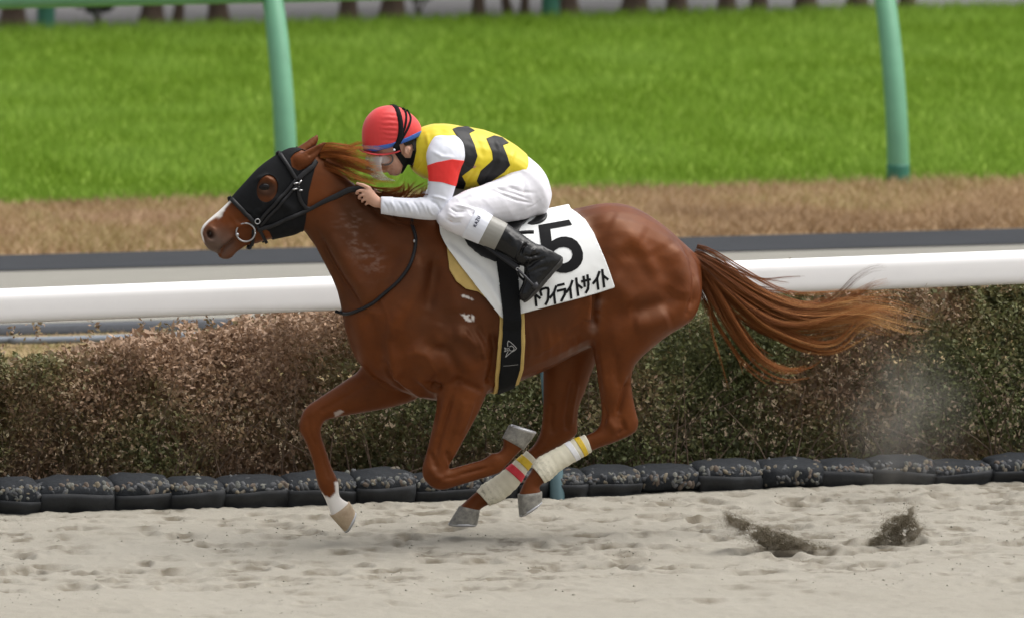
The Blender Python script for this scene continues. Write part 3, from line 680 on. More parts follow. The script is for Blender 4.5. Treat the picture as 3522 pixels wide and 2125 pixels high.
far_hind = loft([(1900, 1060, 2180, 1020, 0.09, 0.12), (1880, 1180, 2100, 1150, 0.10, 0.13), (1871, 1240, 2060, 1220, 0.092, 0.13), (1869, 1285, 2034, 1282, 0.080, 0.13), (1869, 1353, 2010, 1348, 0.064, 0.13), (1867, 1418, 1990, 1404, 0.050, 0.13),
    (1862, 1463, 1986, 1460, 0.044, 0.13), (1855, 1492, 1986, 1488, 0.045, 0.13), (1845, 1515, 1950, 1520, 0.040, 0.13), (1826, 1540, 1872, 1562, 0.034, 0.13), (1806, 1556, 1840, 1582, 0.030, 0.13), (1735, 1620, 1780, 1668, 0.028, 0.13),
    (1695, 1645, 1745, 1702, 0.031, 0.13), (1664, 1664, 1718, 1722, 0.036, 0.13), (1640, 1688, 1684, 1734, 0.033, 0.13), (1616, 1708, 1660, 1745, 0.031, 0.13), (1580, 1743, 1648, 1756, 0.040, 0.13), (1570, 1752, 1646, 1768, 0.040, 0.13)], n=22, sub=4)
near_fore = loft([(1350, 1030, 1600, 1010, 0.05, -0.10), (1395, 1130, 1680, 1100, 0.080, -0.115), (1450, 1230, 1697, 1220, 0.088, -0.12), (1498, 1320, 1684, 1320, 0.078, -0.125), (1502, 1390, 1656, 1395, 0.066, -0.125), (1491, 1450, 1628, 1452, 0.057, -0.125),
    (1478, 1506, 1595, 1512, 0.047, -0.125), (1465, 1558, 1564, 1570, 0.041, -0.125), (1452, 1608, 1545, 1600, 0.042, -0.125), (1457, 1645, 1538, 1610, 0.043, -0.125), (1488, 1677, 1538, 1612, 0.042, -0.125), (1525, 1684, 1544, 1612, 0.037, -0.125),
    (1570, 1672, 1568, 1604, 0.030, -0.125), (1640, 1651, 1625, 1588, 0.027, -0.125), (1690, 1636, 1664, 1576, 0.030, -0.125), (1722, 1623, 1693, 1556, 0.036, -0.125), (1741, 1602, 1706, 1557, 0.034, -0.125), (1757, 1585, 1722, 1548, 0.031, -0.125), (1778, 1562, 1731, 1530, 0.032, -0.125),
    (1801, 1540, 1730, 1503, 0.040, -0.125), (1810, 1528, 1737, 1490, 0.040, -0.125)], n=22, sub=4)
far_fore = loft([(1270, 1150, 1500, 1280, 0.06, 0.11), (1240, 1262, 1440, 1365, 0.080, 0.12), (1197, 1300, 1360, 1397, 0.070, 0.12), (1138, 1340, 1262, 1417, 0.057, 0.12), (1088, 1373, 1172, 1432, 0.047, 0.12),
    (1050, 1402, 1126, 1443, 0.044, 0.12), (1032, 1440, 1110, 1458, 0.044, 0.12), (1030, 1480, 1103, 1482, 0.042, 0.12), (1046, 1512, 1109, 1510, 0.036, 0.12), (1066, 1560, 1126, 1560, 0.029, 0.12), (1080, 1610, 1143, 1608, 0.028, 0.12),
    (1090, 1655, 1162, 1650, 0.036, 0.12), (1100, 1682, 1166, 1680, 0.034, 0.12), (1117, 1714, 1168, 1704, 0.030, 0.12), (1130, 1748, 1186, 1720, 0.033, 0.12), (1142, 1779, 1201, 1726, 0.040, 0.12), (1150, 1788, 1207, 1738, 0.040, 0.12)], n=22, sub=4)
near_ear = loft([(1008, 560, 1030, 585, 0.030, -0.050), (1012, 538, 1052, 578, 0.034, -0.056), (1040, 524, 1070, 566, 0.028, -0.062), (1070, 508, 1088, 545, 0.020, -0.066), (1098, 494, 1106, 520, 0.012, -0.07), (1122, 484, 1126, 492, 0.004, -0.072)], n=18)
far_ear = loft([(1005, 545, 1045, 560, 0.030, 0.050), (1012, 516, 1060, 535, 0.032, 0.056), (1040, 496, 1082, 512, 0.026, 0.06), (1068, 476, 1094, 490, 0.016, 0.064), (1090, 461, 1098, 470, 0.005, 0.066)], n=18)
dock = loft([(2340, 840, 2370, 930, 0.045), (2385, 868, 2405, 930, 0.040), (2440, 900, 2445, 950, 0.030), (2500, 945, 2500, 982, 0.022), (2550, 985, 2548, 1008, 0.010)], n=16)
allv = np.concatenate([x[0] for x in (torso, neck, head, near_hind, far_hind, near_fore, far_fore, near_ear, far_ear, dock)])
F = Field(allv.min(0)-0.08, allv.max(0)+0.08, 0.0072)
F.add(torso); F.add(neck, 0.060); F.add(head, 0.020); F.add(chin, 0.012)
F.add(near_hind, 0.030); F.add(far_hind, 0.030); F.add(near_fore, 0.028); F.add(far_fore, 0.028)
F.add(near_ear, 0.012); F.add(far_ear, 0.012); F.add(dock, 0.03)
hv, ht = F.mesh(0.0, 4)
hn = normals(hv, ht); hp_ = PJs(hv); side = np.clip(np.abs(hn[:, 1])*1.6-0.15, 0, 1); pr_ = PJ(hv)
near = hv[:, 1] < 0.0
def ridge(line, w, amp, near_only=False, mask=None):
    global hv
    d, u = polyd(pr_ if near_only else hp_, line)
    k = np.exp(-(d/w)**2)*side*np.clip(np.sin(np.pi*np.clip(u, 0.06, 0.94))*1.8, 0, 1) if len(line) > 2 else np.exp(-(d/w)**2)*side
    if near_only: k = k*near
    if mask is not None: k = k*mask
    hv = hv + hn*(1.85*amp*k)[:, None]
# shoulder, breast and neck
ridge([(1255, 1060), (1290, 1150), (1318, 1225), (1330, 1270)], 30, -0.013)
ridge([(1350, 1262), (1372, 1300), (1420, 1345), (1480, 1372)], 14, 0.0135)
ridge([(1330, 1240), (1345, 1285), (1385, 1335), (1450, 1375)], 9, -0.0135)
ridge([(1345, 1235), (1352, 1262)], 34, 0.0243)
ridge([(1400, 1180), (1460, 1240), (1500, 1300)], 44, 0.0162)
ridge([(1545, 1150), (1600, 1150), (1650, 1185), (1672, 1240)], 26, 0.0216)
ridge([(1560, 1240), (1615, 1260)], 55, 0.0162)
ridge([(1470, 1185), (1540, 1205), (1580, 1280), (1570, 1330)], 18, -0.0135)
ridge([(1690, 1130), (1700, 1200), (1692, 1290), (1680, 1330)], 16, -0.0162)
ridge([(1445, 860), (1430, 960), (1390, 1080), (1350, 1190)], 34, 0.0162)
ridge([(1500, 880), (1490, 980), (1470, 1080)], 22, -0.0121)
ridge([(1545, 900), (1560, 1000), (1570, 1090)], 30, 0.0108)
ridge([(1375, 830), (1340, 930), (1300, 1030), (1275, 1090)], 26, -0.0135)
ridge([(1090, 800), (1120, 870), (1165, 950), (1210, 1020), (1245, 1075)], 13, -0.0135)
ridge([(1130, 790), (1170, 870), (1220, 950), (1260, 1010)], 24, 0.0095)
ridge([(1140, 640), (1190, 740), (1260, 830), (1320, 900)], 30, -0.0081)
# hindquarters
ridge([(2095, 900), (2130, 850), (2166, 830), (2206, 850), (2236, 900), (2275, 960)], 27.5, 0.0065)
ridge([(2125, 905), (2165, 868), (2200, 890), (2235, 950), (2270, 1010)], 30, -0.0055)
ridge([(2235, 850), (2262, 900), (2300, 965), (2310, 1030)], 30, -0.0077)
ridge([(2330, 820), (2372, 885), (2388, 950), (2386, 1030), (2365, 1075)], 11.2, -0.0111)
ridge([(2300, 830), (2345, 900), (2358, 970), (2345, 1050)], 32.5, 0.0111)
ridge([(2150, 1078), (2220, 1060), (2290, 1040), (2335, 985)], 25, -0.0111)
ridge([(2170, 1120), (2240, 1112), (2310, 1085)], 32.5, 0.0111)
ridge([(2060, 1140), (2110, 1145)], 42.5, 0.0133, True)
ridge([(2048, 985), (2050, 1040), (2044, 1090), (2038, 1130)], 12.5, -0.0221)
ridge([(2090, 960), (2140, 1000), (2180, 1050)], 37.5, 0.0111)
ridge([(2030, 1000), (2024, 1060), (2018, 1110)], 17.5, 0.0133)
ridge([(2010, 740), (2050, 790), (2060, 860), (2050, 940)], 35, -0.0088)
ridge([(2090, 760), (2150, 790), (2220, 830)], 42.5, 0.0065)
ridge([(1343, 1235), (1334, 1175), (1346, 1112), (1375, 1050)], 16, 0.008)
ridge([(1387, 1225), (1424, 1203), (1464, 1212), (1500, 1250)], 13, 0.006)
ridge([(1484, 1316), (1500, 1326), (1520, 1330)], 12, -0.016)
ridge([(1516, 1326), (1585, 1310), (1640, 1335), (1668, 1350)], 12, -0.008, True)
ridge([(1510, 1100), (1500, 1150), (1515, 1200)], 20, 0.007)
ridge([(1430, 1290), (1470, 1330), (1500, 1345)], 8, 0.005)
ridge([(1640, 1110), (1662, 1160), (1680, 1230)], 10, -0.006)
ridge([(1600, 1120), (1640, 1175), (1660, 1250)], 9, -0.005)
# veins
for L_v in ([(1838, 1225), (1890, 1195), (1940, 1150), (1990, 1110), (2015, 1070)], [(1550, 1345), (1540, 1390), (1520, 1440)], [(1470, 1230), (1500, 1270), (1512, 1310)], [(1300, 1010), (1330, 1080), (1345, 1150)], [(2120, 1180), (2110, 1240), (2120, 1300)], [(2200, 1090), (2180, 1150), (2150, 1200)], [(840, 720), (870, 735), (900, 760)], [(790, 740), (815, 770), (835, 780)]): ridge(L_v, 5.5, 0.0016)
# ribs, faint
for k in range(6):
    x = 1815+32*k; ridge([(x, 1120), (x+12, 1180), (x+6, 1240)], 8, 0.0022)
# forelegs and gaskin
ridge([(1560, 1340), (1545, 1400), (1525, 1460), (1508, 1530), (1498, 1580)], 7, -0.008, True)
ridge([(1535, 1360), (1520, 1430), (1500, 1510)], 12, 0.006, True)
ridge([(1600, 1360), (1585, 1430), (1560, 1500)], 18, 0.006, True)
ridge([(1575, 1630), (1620, 1620), (1665, 1608)], 5, -0.004, True)
ridge([(1580, 1592), (1625, 1580), (1660, 1570)], 7, 0.003, True)
ridge([(2165, 1300), (2150, 1350), (2132, 1400), (2125, 1430)], 9, -0.012, True)
ridge([(2095, 1280), (2100, 1340), (2105, 1400)], 20, 0.005, True)
ridge([(2095, 1450), (2110, 1470)], 16, 0.008, True)
far_only = (~near)
def ridge_raw(line, w, amp):                       # seen on the inner side of the far legs
    global hv
    d, u = polyd(pr_, line); leg = (hv[:, 1] > 0.03) & (hn[:, 1] < 0)
    hv = hv + hn*(amp*np.exp(-(d/w)**2)*leg)[:, None]
ridge_raw([(1968, 1320), (1958, 1380), (1948, 1440), (1950, 1470)], 8, -0.010)
ridge_raw([(1925, 1300), (1920, 1380), (1915, 1440)], 20, 0.005)
ridge_raw([(1260, 1320), (1180, 1370), (1110, 1410)], 8, -0.005)
ridge_raw([(1300, 1330), (1330, 1345)], 20, 0.008)
for L_v, w_, a_ in (([(1505, 1650), (1560, 1640), (1640, 1618), (1690, 1600)], 4.5, -0.004), ([(1470, 1600), (1500, 1640), (1530, 1650)], 12, 0.006), ([(1480, 1560), (1500, 1600)], 9, -0.006), ([(1540, 1560), (1550, 1590)], 8, -0.007),
        ([(1585, 1390), (1568, 1450), (1548, 1520), (1535, 1570)], 6, -0.006), ([(1630, 1370), (1610, 1430), (1588, 1490)], 8, 0.005), ([(2140, 1440), (2150, 1475), (2120, 1500)], 8, -0.008), ([(2080, 1390), (2085, 1430), (2078, 1465)], 7, -0.006), ([(2110, 1200), (2120, 1270), (2130, 1340)], 12, -0.006), ([(2070, 1220), (2078, 1290), (2085, 1350)], 12, 0.005)):
    ridge(L_v, w_, a_, True)
for L_v, w_, a_ in (([(1180, 1350), (1120, 1385), (1075, 1420)], 10, 0.005), ([(1060, 1440), (1065, 1480), (1080, 1520)], 8, -0.006), ([(1100, 1540), (1115, 1590), (1130, 1640)], 4.5, -0.004), ([(1900, 1400), (1895, 1450), (1900, 1480)], 9, -0.007), ([(1985, 1330), (1970, 1400), (1965, 1450)], 6, 0.006)):
    ridge_raw(L_v, w_, a_)
ridge([(905, 715), (870, 745), (830, 775), (800, 785)], 8, 0.007)
ridge([(770, 725), (745, 765), (735, 790)], 9, -0.006)
ridge([(760, 845), (790, 820), (830, 815)], 9, 0.005)
# face: cheek, eye socket, nostril, mouth
ridge([(905, 700), (960, 690), (1000, 720), (1000, 770), (960, 795)], 16, 0.006)
ridge([(800, 760), (850, 745), (905, 735)], 10, -0.004)
ridge([(835, 800), (880, 780), (930, 770)], 12, -0.004)
d, _ = polyd(hp_, [(912, 645), (918, 646)]); hv = hv + hn*((0.010*np.exp(-(d/30)**2)-0.016*np.exp(-(d/13)**2))*side)[:, None]
ridge([(885, 622), (915, 612), (945, 628)], 8, 0.006)
d, _ = polyd(hp_, [(718, 800), (724, 812)]); hv = hv + hn*((0.010*np.exp(-(d/22)**2)-0.040*np.exp(-(d/11)**2))*np.clip(np.abs(hn[:, 1])*2, 0, 1))[:, None]
ridge([(752, 872), (770, 855), (795, 835), (815, 815)], 6.5, -0.014)
# hollow of the near and far ear
ridge([(1055, 540), (1080, 525), (1105, 508)], 7, -0.006)
hv = lap(hv, ht, 1, 0.35); hn = normals(hv, ht); hp_ = PJs(hv); pr_ = PJ(hv)
HB = bvh_of(hv, ht)

# coat markings
nz = fbm(hv[:, 0]*30, hv[:, 2]*30+hv[:, 1]*20, 3, 5)
white = np.zeros(len(hv))
blaze = np.clip((0.023-np.abs(hv[:, 1])+0.004*nz)*120, 0, 1)*(hp_[:, 0] < 800)*np.clip((hn[:, 2]*0.8-hn[:, 0]*0.6)*4, 0, 1)
white = np.maximum(white, blaze*np.clip(1+polysd(pr_, [(650, 820), (690, 740), (780, 640), (830, 700), (760, 765), (712, 800), (700, 825)])/14, 0, 1))
sock = np.clip((polysd(pr_, [(1060, 1672), (1105, 1690), (1135, 1708), (1150, 1690), (1152, 1655), (1195, 1640), (1260, 1700), (1240, 1850), (1100, 1850), (1060, 1750)])+6*nz)/5, 0, 1)*(hv[:, 1] > 0)
white = np.maximum(white, sock)
for (px, py, rx, ry, a) in ((1606, 1022, 24, 7, 0.35), (1610, 1090, 26, 15, 0.3)):
    dx, dy = pr_[:, 0]-px, pr_[:, 1]-py; u = (dx*math.cos(a)+dy*math.sin(a))/rx; w = (-dx*math.sin(a)+dy*math.cos(a))/ry
    foam = np.clip((1.0-(u*u+w*w))*2.2 + 4.0*fbm(hv[:, 0]*60, hv[:, 2]*60, 2, 3)-0.6, 0, 1)*near; white = np.maximum(white, foam*0.85)
dd, _ = polyd(pr_, [(1205, 770), (1240, 850), (1280, 905)])                 # dried salt on the neck
salt = np.clip(np.exp(-(dd/42)**2)*(fbm(pr_[:, 0]*0.05, pr_[:, 1]*0.11, 4, 19)*2.2+0.05), 0, 1)*near
dd, _ = polyd(pr_, [(2060, 1040), (2048, 1090), (2040, 1130)]); salt = np.maximum(salt, np.clip(np.exp(-(dd/14)**2)*(0.6+2*nz), 0, 1)*near)
dd, _ = polyd(pr_, [(1985, 735), (2010, 770)]); salt = np.maximum(salt, np.clip(np.exp(-(dd/16)**2)*(0.4+2*nz), 0, 1)*near)
chestn = np.clip(polysd(pr_, [(1150, 1418), (1170, 1408), (1184, 1414), (1165, 1428), (1152, 1432)])/3+0.5, 0, 1)*(hv[:, 1] > 0.02)
white = np.maximum(white, chestn*0.45)
muz = np.clip(1-np.sqrt(((hp_[:, 0]-740)/66)**2+((hp_[:, 1]-842)/66)**2)+0.25*nz+0.35, 0, 1)*(hp_[:, 0] < 840)*(1-blaze)
dd, _ = polyd(hp_, [(905, 650), (925, 652)]); eyedark = np.maximum(np.clip(1.9-dd/21, 0, 1)**0.8*0.9, np.clip(2.2-dd/28, 0, 1)*0.45)
nost = np.clip(1.6-np.hypot(hp_[:, 0]-721, hp_[:, 1]-808)/13, 0, 1)
dl, _ = polyd(pr_, [(1460, 1610), (1500, 1670), (1560, 1640)]); lower = np.clip(1-dl/60, 0, 1)
dl, _ = polyd(pr_, [(2190, 1460), (2110, 1510)]); lower = np.maximum(lower, np.clip(1-dl/50, 0, 1))
sweat = np.clip(0.55+1.1*fbm(hv[:, 0]*3.1, hv[:, 2]*3.1+hv[:, 1], 4, 29) - ((pr_[:, 0]-1380)/900)**2*0.9 - ((pr_[:, 1]-950)/420)**2*0.5, 0, 1)
m = NT('chestnut_coat'); vec = m.obj()
c = m.ramp(m.noise(5.5, 5, 0.6, vec), [(0.25, (0.082, 0.0208, 0.0055)), (0.5, (0.116, 0.0302, 0.0076)), (0.78, (0.152, 0.0420, 0.0108))])
c = m.mix(m.ramp(m.noise(38, 3, 0.7, m.obj((1, 1, 2.2))), [(0.4, (0, 0, 0)), (0.75, (0.35, 0.35, 0.35))]), c, (0.080, 0.025, 0.010))
sw = m.n('ShaderNodeMath', operation='MULTIPLY', i_1=0.9); m.l(m.attr('sweat'), sw.inputs[0])
c = m.mix(sw.outputs[0], c, (0.048, 0.019, 0.010))
c = m.mix(m.attr('muzzle'), c, (0.095, 0.074, 0.064)); c = m.mix(m.attr('dark'), c, (0.018, 0.010, 0.008))
sl = m.n('ShaderNodeMath', operation='MULTIPLY', i_1=0.24); m.l(m.attr('salt'), sl.inputs[0])
c = m.mix(sl.outputs[0], c, (0.36, 0.28, 0.24)); c = m.mix(m.attr('white'), c, (0.74, 0.71, 0.67))
rg = m.ramp(m.noise(7, 5, 0.65, m.obj((1, 1, 0.6))), [(0.3, (0.36, 0.36, 0.36)), (0.7, (0.50, 0.50, 0.50))]); m.set(color=c, rough=rg, spec=0.33, tint=(1.0, 0.60, 0.38))
ad = m.n('ShaderNodeMath', operation='MULTIPLY_ADD', i_1=0.12); m.l(m.noise(190, 3, 0.6, m.obj((0.6, 1, 1))), ad.inputs[0]); ad.inputs[2].default_value = 0.0
m.bump(ad.outputs[0], 0.10, 0.010); M_coat = m.m
horse = empty('racehorse', (0, 0, 0), 'galloping chestnut racehorse with white blaze and bandaged hind legs, ridden by the jockey', 'horse')
at = {'white': white, 'muzzle': muz*0.85, 'dark': np.maximum(np.clip(eyedark, 0, 1), nost), 'salt': salt, 'sweat': sweat}
obj('body', hv, ht, M_coat, horse, attrs={k: (a, 'FLOAT', 'POINT') for k, a in at.items()})

# eyes
M_eye = NT('horse_eye').set(color=(0.005, 0.003, 0.0025), rough=0.14, spec=0.22).m
q = on_surface([(913, 646), (914, 646)], HB, 0.0, 1)[0]
for s_ in (1, -1):
    ev, et = ellipsoid((q[0], (q[1]+0.004)*s_, q[2]), np.array([[0.033, 0, 0.004], [0, 0.015, 0], [-0.003, 0, 0.021]]), 12)
    if s_ < 0: et = et
    obj('eye', ev, et, M_eye, horse)

# hooves, with their shoes
mh = NT('hoof_grey'); vec = mh.obj((1, 1, 1))
mh.set(color=mh.ramp(mh.noise(28, 5, 0.7, vec), [(0.25, (0.08, 0.075, 0.065)), (0.5, (0.20, 0.19, 0.165)), (0.75, (0.36, 0.34, 0.29))]), rough=0.55); mh.bump(mh.noise(60, 4, 0.6, vec), 0.4, 0.003); M_hoof = mh.m
mh = NT('hoof_pale'); vec = mh.obj()
mh.set(color=mh.ramp(mh.noise(24, 5, 0.7, vec), [(0.25, (0.30, 0.21, 0.13)), (0.6, (0.47, 0.36, 0.24)), (0.8, (0.30, 0.29, 0.24))]), rough=0.55); M_hoofp = mh.m
M_shoe = NT('horseshoe_metal').set(color=(0.50, 0.50, 0.51), rough=0.42, metal=0.7).m
def hoof(cf, cb, tf, tb, Y, mat, w0=0.044, w1=0.054, lab=None):
    cf, cb, tf, tb = map(np.array, (cf, cb, tf, tb)); L = lambda a, b, k: a+(b-a)*k
    st = [(*L(cf, tf, -0.10), *L(cb, tb, -0.10), w0*0.9, Y), (*cf, *cb, w0, Y), (*L(cf, tf, .12), *L(cb, tb, .12), w0*1.07, Y), (*L(cf, tf, .6), *L(cb, tb, .6), L(w0, w1, .65), Y), (*tf, *tb, w1, Y)]
    h = obj('hoof', *loft(st, n=26, sub=4, e=0.85), mat, horse)
    if lab: h['label'] = lab
    A, B = Wp(*tf, Y), Wp(*tb, Y); ax = (B-A); dn = (Wp(*tf, Y)-Wp(*cf, Y)); dn -= ax*(dn@ax)/(ax@ax); dn /= np.linalg.norm(dn)
    c = (A+B)/2; th = np.linspace(0.5, 2*np.pi-0.5, 30); rl = np.linalg.norm(ax)/2
    P = c + dn*0.002 + np.outer(np.cos(th), ax/2*0.90) + np.outer(np.sin(th), np.array([0, w1*0.88, 0]))
    sv, st_ = tube(P, 0.0085, 8, 1); obj('horseshoe', sv, st_, M_shoe, h)
hoof((1140, 1778), (1203, 1726), (1186, 1829), (1219, 1756), 0.12, M_hoofp, lab='pale horn hoof below a white sock')
hoof((1578, 1744), (1649, 1757), (1543, 1800), (1641, 1801), 0.13, M_hoof)
hoof((1781, 1705), (1864, 1691), (1787, 1773), (1863, 1718), -0.14, M_hoof)
hoof((1804, 1541), (1730, 1501), (1842, 1490), (1750, 1463), -0.125, M_hoof, lab='hoof thrown up behind, sole uppermost')

# bandages round the hind cannons
M_band = simple('bandage_cream', (0.66, 0.60, 0.44), 0.85, 0.12, 22, bump=0.5, bscale=60)
def mb_dirty():
    m = NT('bandage_cloth'); v = m.obj(); base = m.ramp(m.noise(9, 4, 0.6, v), [(0.3, (0.66, 0.62, 0.48)), (0.7, (0.74, 0.70, 0.57))])
    d = m.n('ShaderNodeMath', operation='MULTIPLY'); m.l(m.attr('dirt'), d.inputs[0]); m.l(m.ramp(m.noise(55, 5, 0.75, v), [(0.50, (0, 0, 0)), (0.72, (1, 1, 1))]), d.inputs[1])
    m.set(color=m.mix(d.outputs[0], base, (0.24, 0.23, 0.17)), rough=0.85, spec=0.2); m.bump(m.noise(48, 4, 0.7, m.obj((1, 1, 1))), 0.25, 0.003); return m.m
M_bandc = mb_dirty()
M_tape = {'yellow': simple('tape_yellow', (0.70, 0.48, 0.03), 0.5), 'red': simple('tape_red', (0.62, 0.03, 0.05), 0.5), 'white': simple('tape_white', (0.8, 0.8, 0.82), 0.4)}
def bandage(st, Y, tapes, lab):
    bn = empty('leg_bandage', tuple(Wp((st[0][0]+st[0][2])/2, (st[0][1]+st[0][3])/2, Y)), None); bn.parent = horse; bn['label'] = lab
    rows = [(*s[:4], s[4], Y) for s in st]; v, t = loft(rows, n=28, sub=6)
    a = np.array([(s[0]+s[2])/2 for s in st]), np.array([(s[1]+s[3])/2 for s in st])
    line = np.stack(a, -1); pxy = PJ(v); _, u = polyd(pxy, line)
    ripple = 0.0016*np.sin(u*60+4*fbm(v[:, 0]*20, v[:, 2]*20, 2, 4))
    v = v + normals(v, t)*ripple[:, None]
    loc = np.array(bn.location)
    obj('wrap', v-loc, t, M_bandc, bn, attrs={'dirt': (np.clip((u-0.5)*2.2, 0, 1), 'FLOAT', 'POINT')})
    P = catmull(np.array([[*s[:4], s[4]] for s in st], float), 20)
    for name, u0, u1 in tapes:
        k0, k1 = int(u0*(len(P)-1)), int(u1*(len(P)-1))
        rows = [(*p[:4], p[4]) for p in P[k0:k1+1]]
        rows2 = []
        for p in rows:
            A_, B_ = np.array(p[:2]), np.array(p[2:4]); cc = (A_+B_)/2; g = 1.035; rows2.append((*(cc+(A_-cc)*g), *(cc+(B_-cc)*g), p[4]*1.06, Y))
        tv, tt = loft(rows2, n=28, sub=1); obj('tape', tv-loc, tt, M_tape[name], bn)['label'] = name+' tape band'
bandage([(2010, 1494, 2035, 1553, 0.036), (1975, 1508, 2010, 1568, 0.036), (1931, 1530, 1972, 1590, 0.036), (1885, 1554, 1925, 1620, 0.038), (1846, 1576, 1895, 1648, 0.044), (1829, 1602, 1872, 1660, 0.042)], -0.14,
    [('yellow', 0.12, 0.21), ('white', 0.29, 0.36)], 'cream bandage with yellow and white tape on the near hind leg')
bandage([(1810, 1550, 1845, 1582, 0.035), (1775, 1580, 1815, 1618, 0.035), (1730, 1618, 1785, 1668, 0.036), (1690, 1646, 1750, 1702, 0.039), (1658, 1666, 1722, 1724, 0.043), (1640, 1690, 1682, 1738, 0.041)], 0.13,
    [('yellow', 0.10, 0.20), ('red', 0.27, 0.36)], 'dirty cream bandage with yellow and red tape on the far hind leg')

# ---- hair
def hairmat(name, stops):
    m = NT(name); c = m.ramp(m.attr('hair'), stops); m.set(color=c, rough=0.5, spec=0.2, tint=(1.0, 0.7, 0.5)); return m.m
M_tail = hairmat('tail_hair', [(0.0, (0.050, 0.018, 0.008)), (0.30, (0.128, 0.039, 0.013)), (0.60, (0.245, 0.084, 0.026)), (0.85, (0.38, 0.165, 0.054)), (1.0, (0.56, 0.33, 0.13))])
M_mane = hairmat('mane_hair', [(0.0, (0.07, 0.021, 0.008)), (0.4, (0.22, 0.062, 0.015)), (0.8, (0.40, 0.135, 0.030)), (1.0, (0.54, 0.21, 0.05))])
tr_ = np.random.default_rng(3)
def hair(name, locks, mat, seed, k=18, spreadY=0.02, HM=2.7, RM=0.46):
    """locks: (path of photograph pixels, number, start half-thickness px, end half-thickness px, tone start, tone end, radius m, Y start, Y end)"""
    r = np.random.default_rng(seed); PP, RR, HH = [], [], []
    sub_ = []
    for path, n, w0, w1, c0, c1, rad, ya, yb in locks:
        m_ = max(1, int(round(n/12))) if n > 20 else 1
        for q in range(m_):
            P_ = np.array(path, float); t_ = np.linspace(0, 1, len(P_))[:, None]; T_ = np.gradient(P_, axis=0); T_ /= np.linalg.norm(T_, axis=1)[:, None]; N_ = np.stack([-T_[:, 1], T_[:, 0]], -1)
            if m_ > 1:
                P_ = P_ + N_*(r.normal(0, 0.5)*w0 + t_*r.normal(0, 0.62)*w1) + t_*r.normal(0, 0.22, (len(P_), 2))*w1
                ln_ = r.uniform(0.72, 1.02); P_ = P_[0] + (P_-P_[0])*np.array([1, 1]) if ln_ > 0.95 else np.stack([np.interp(np.linspace(0, ln_, len(P_)), t_[:, 0], P_[:, k_]) for k_ in (0, 1)], -1)
            tn = r.normal(0, 0.10); sub_.append((P_, max(3, int(n/m_)), w0*(0.42 if m_ > 1 else 1), w1*(0.30 if m_ > 1 else 1), c0+tn, c1+tn, rad, ya+r.normal(0, 0.012), yb+r.normal(0, 0.03)))
    for path, n, w0, w1, c0, c1, rad, ya, yb in sub_:
        c = catmull(np.array(path, float), 8); s = np.linspace(0, 1, len(c)); u = np.linspace(0, 1, k)
        cx, cy = np.interp(u, s, c[:, 0]), np.interp(u, s, c[:, 1]); T = np.stack([np.gradient(cx), np.gradient(cy)], -1); T /= np.linalg.norm(T, axis=1)[:, None]; N = np.stack([-T[:, 1], T[:, 0]], -1)
        n = int(n*HM); clump = r.normal(0, 1, (max(2, n//16), 2)); idx = r.integers(0, len(clump), n)
        o = 0.75*clump[idx, 0]+0.45*r.normal(0, 1, n); oy = 0.75*clump[idx, 1]+0.45*r.normal(0, 1, n)
        fly = r.random(n) < 0.05; o = np.where(fly, o*1.9, np.clip(o, -2.2, 2.2)); end = 1-0.5*r.random(n)**2; wa_ = r.uniform(0.06, 0.2, n)*np.where(fly, 2.2, 1)
        for q in range(n):
            uu = u*end[q]; x = np.interp(uu, u, cx); y = np.interp(uu, u, cy); nx = np.interp(uu, u, N[:, 0]); nyy = np.interp(uu, u, N[:, 1])
            w = (w0+(w1-w0)*uu**1.2)*0.5; wav = wa_[q]*w1*np.sin(uu*r.uniform(3, 8)+r.uniform(0, 6))*uu
            px = x+nx*(o[q]*w+wav); py = y+nyy*(o[q]*w+wav)
            yy = ya+(yb-ya)*uu + oy[q]*spreadY*(0.5+0.8*uu)
            PP.append(Wp(px, py, yy)); RR.append(rad*RM*(1-0.8*uu**2)*r.uniform(0.6, 1.35)); HH.append(np.clip(c0+(c1-c0)*uu+r.normal(0, 0.09), 0, 1))
    v, qd = strands(np.array(PP), np.array(RR)); hh = np.repeat(np.array(HH).reshape(-1), 3)
    return obj(name, v, qd, mat, horse, attrs={'hair': (hh, 'FLOAT', 'POINT')})
T0 = (2378, 868)
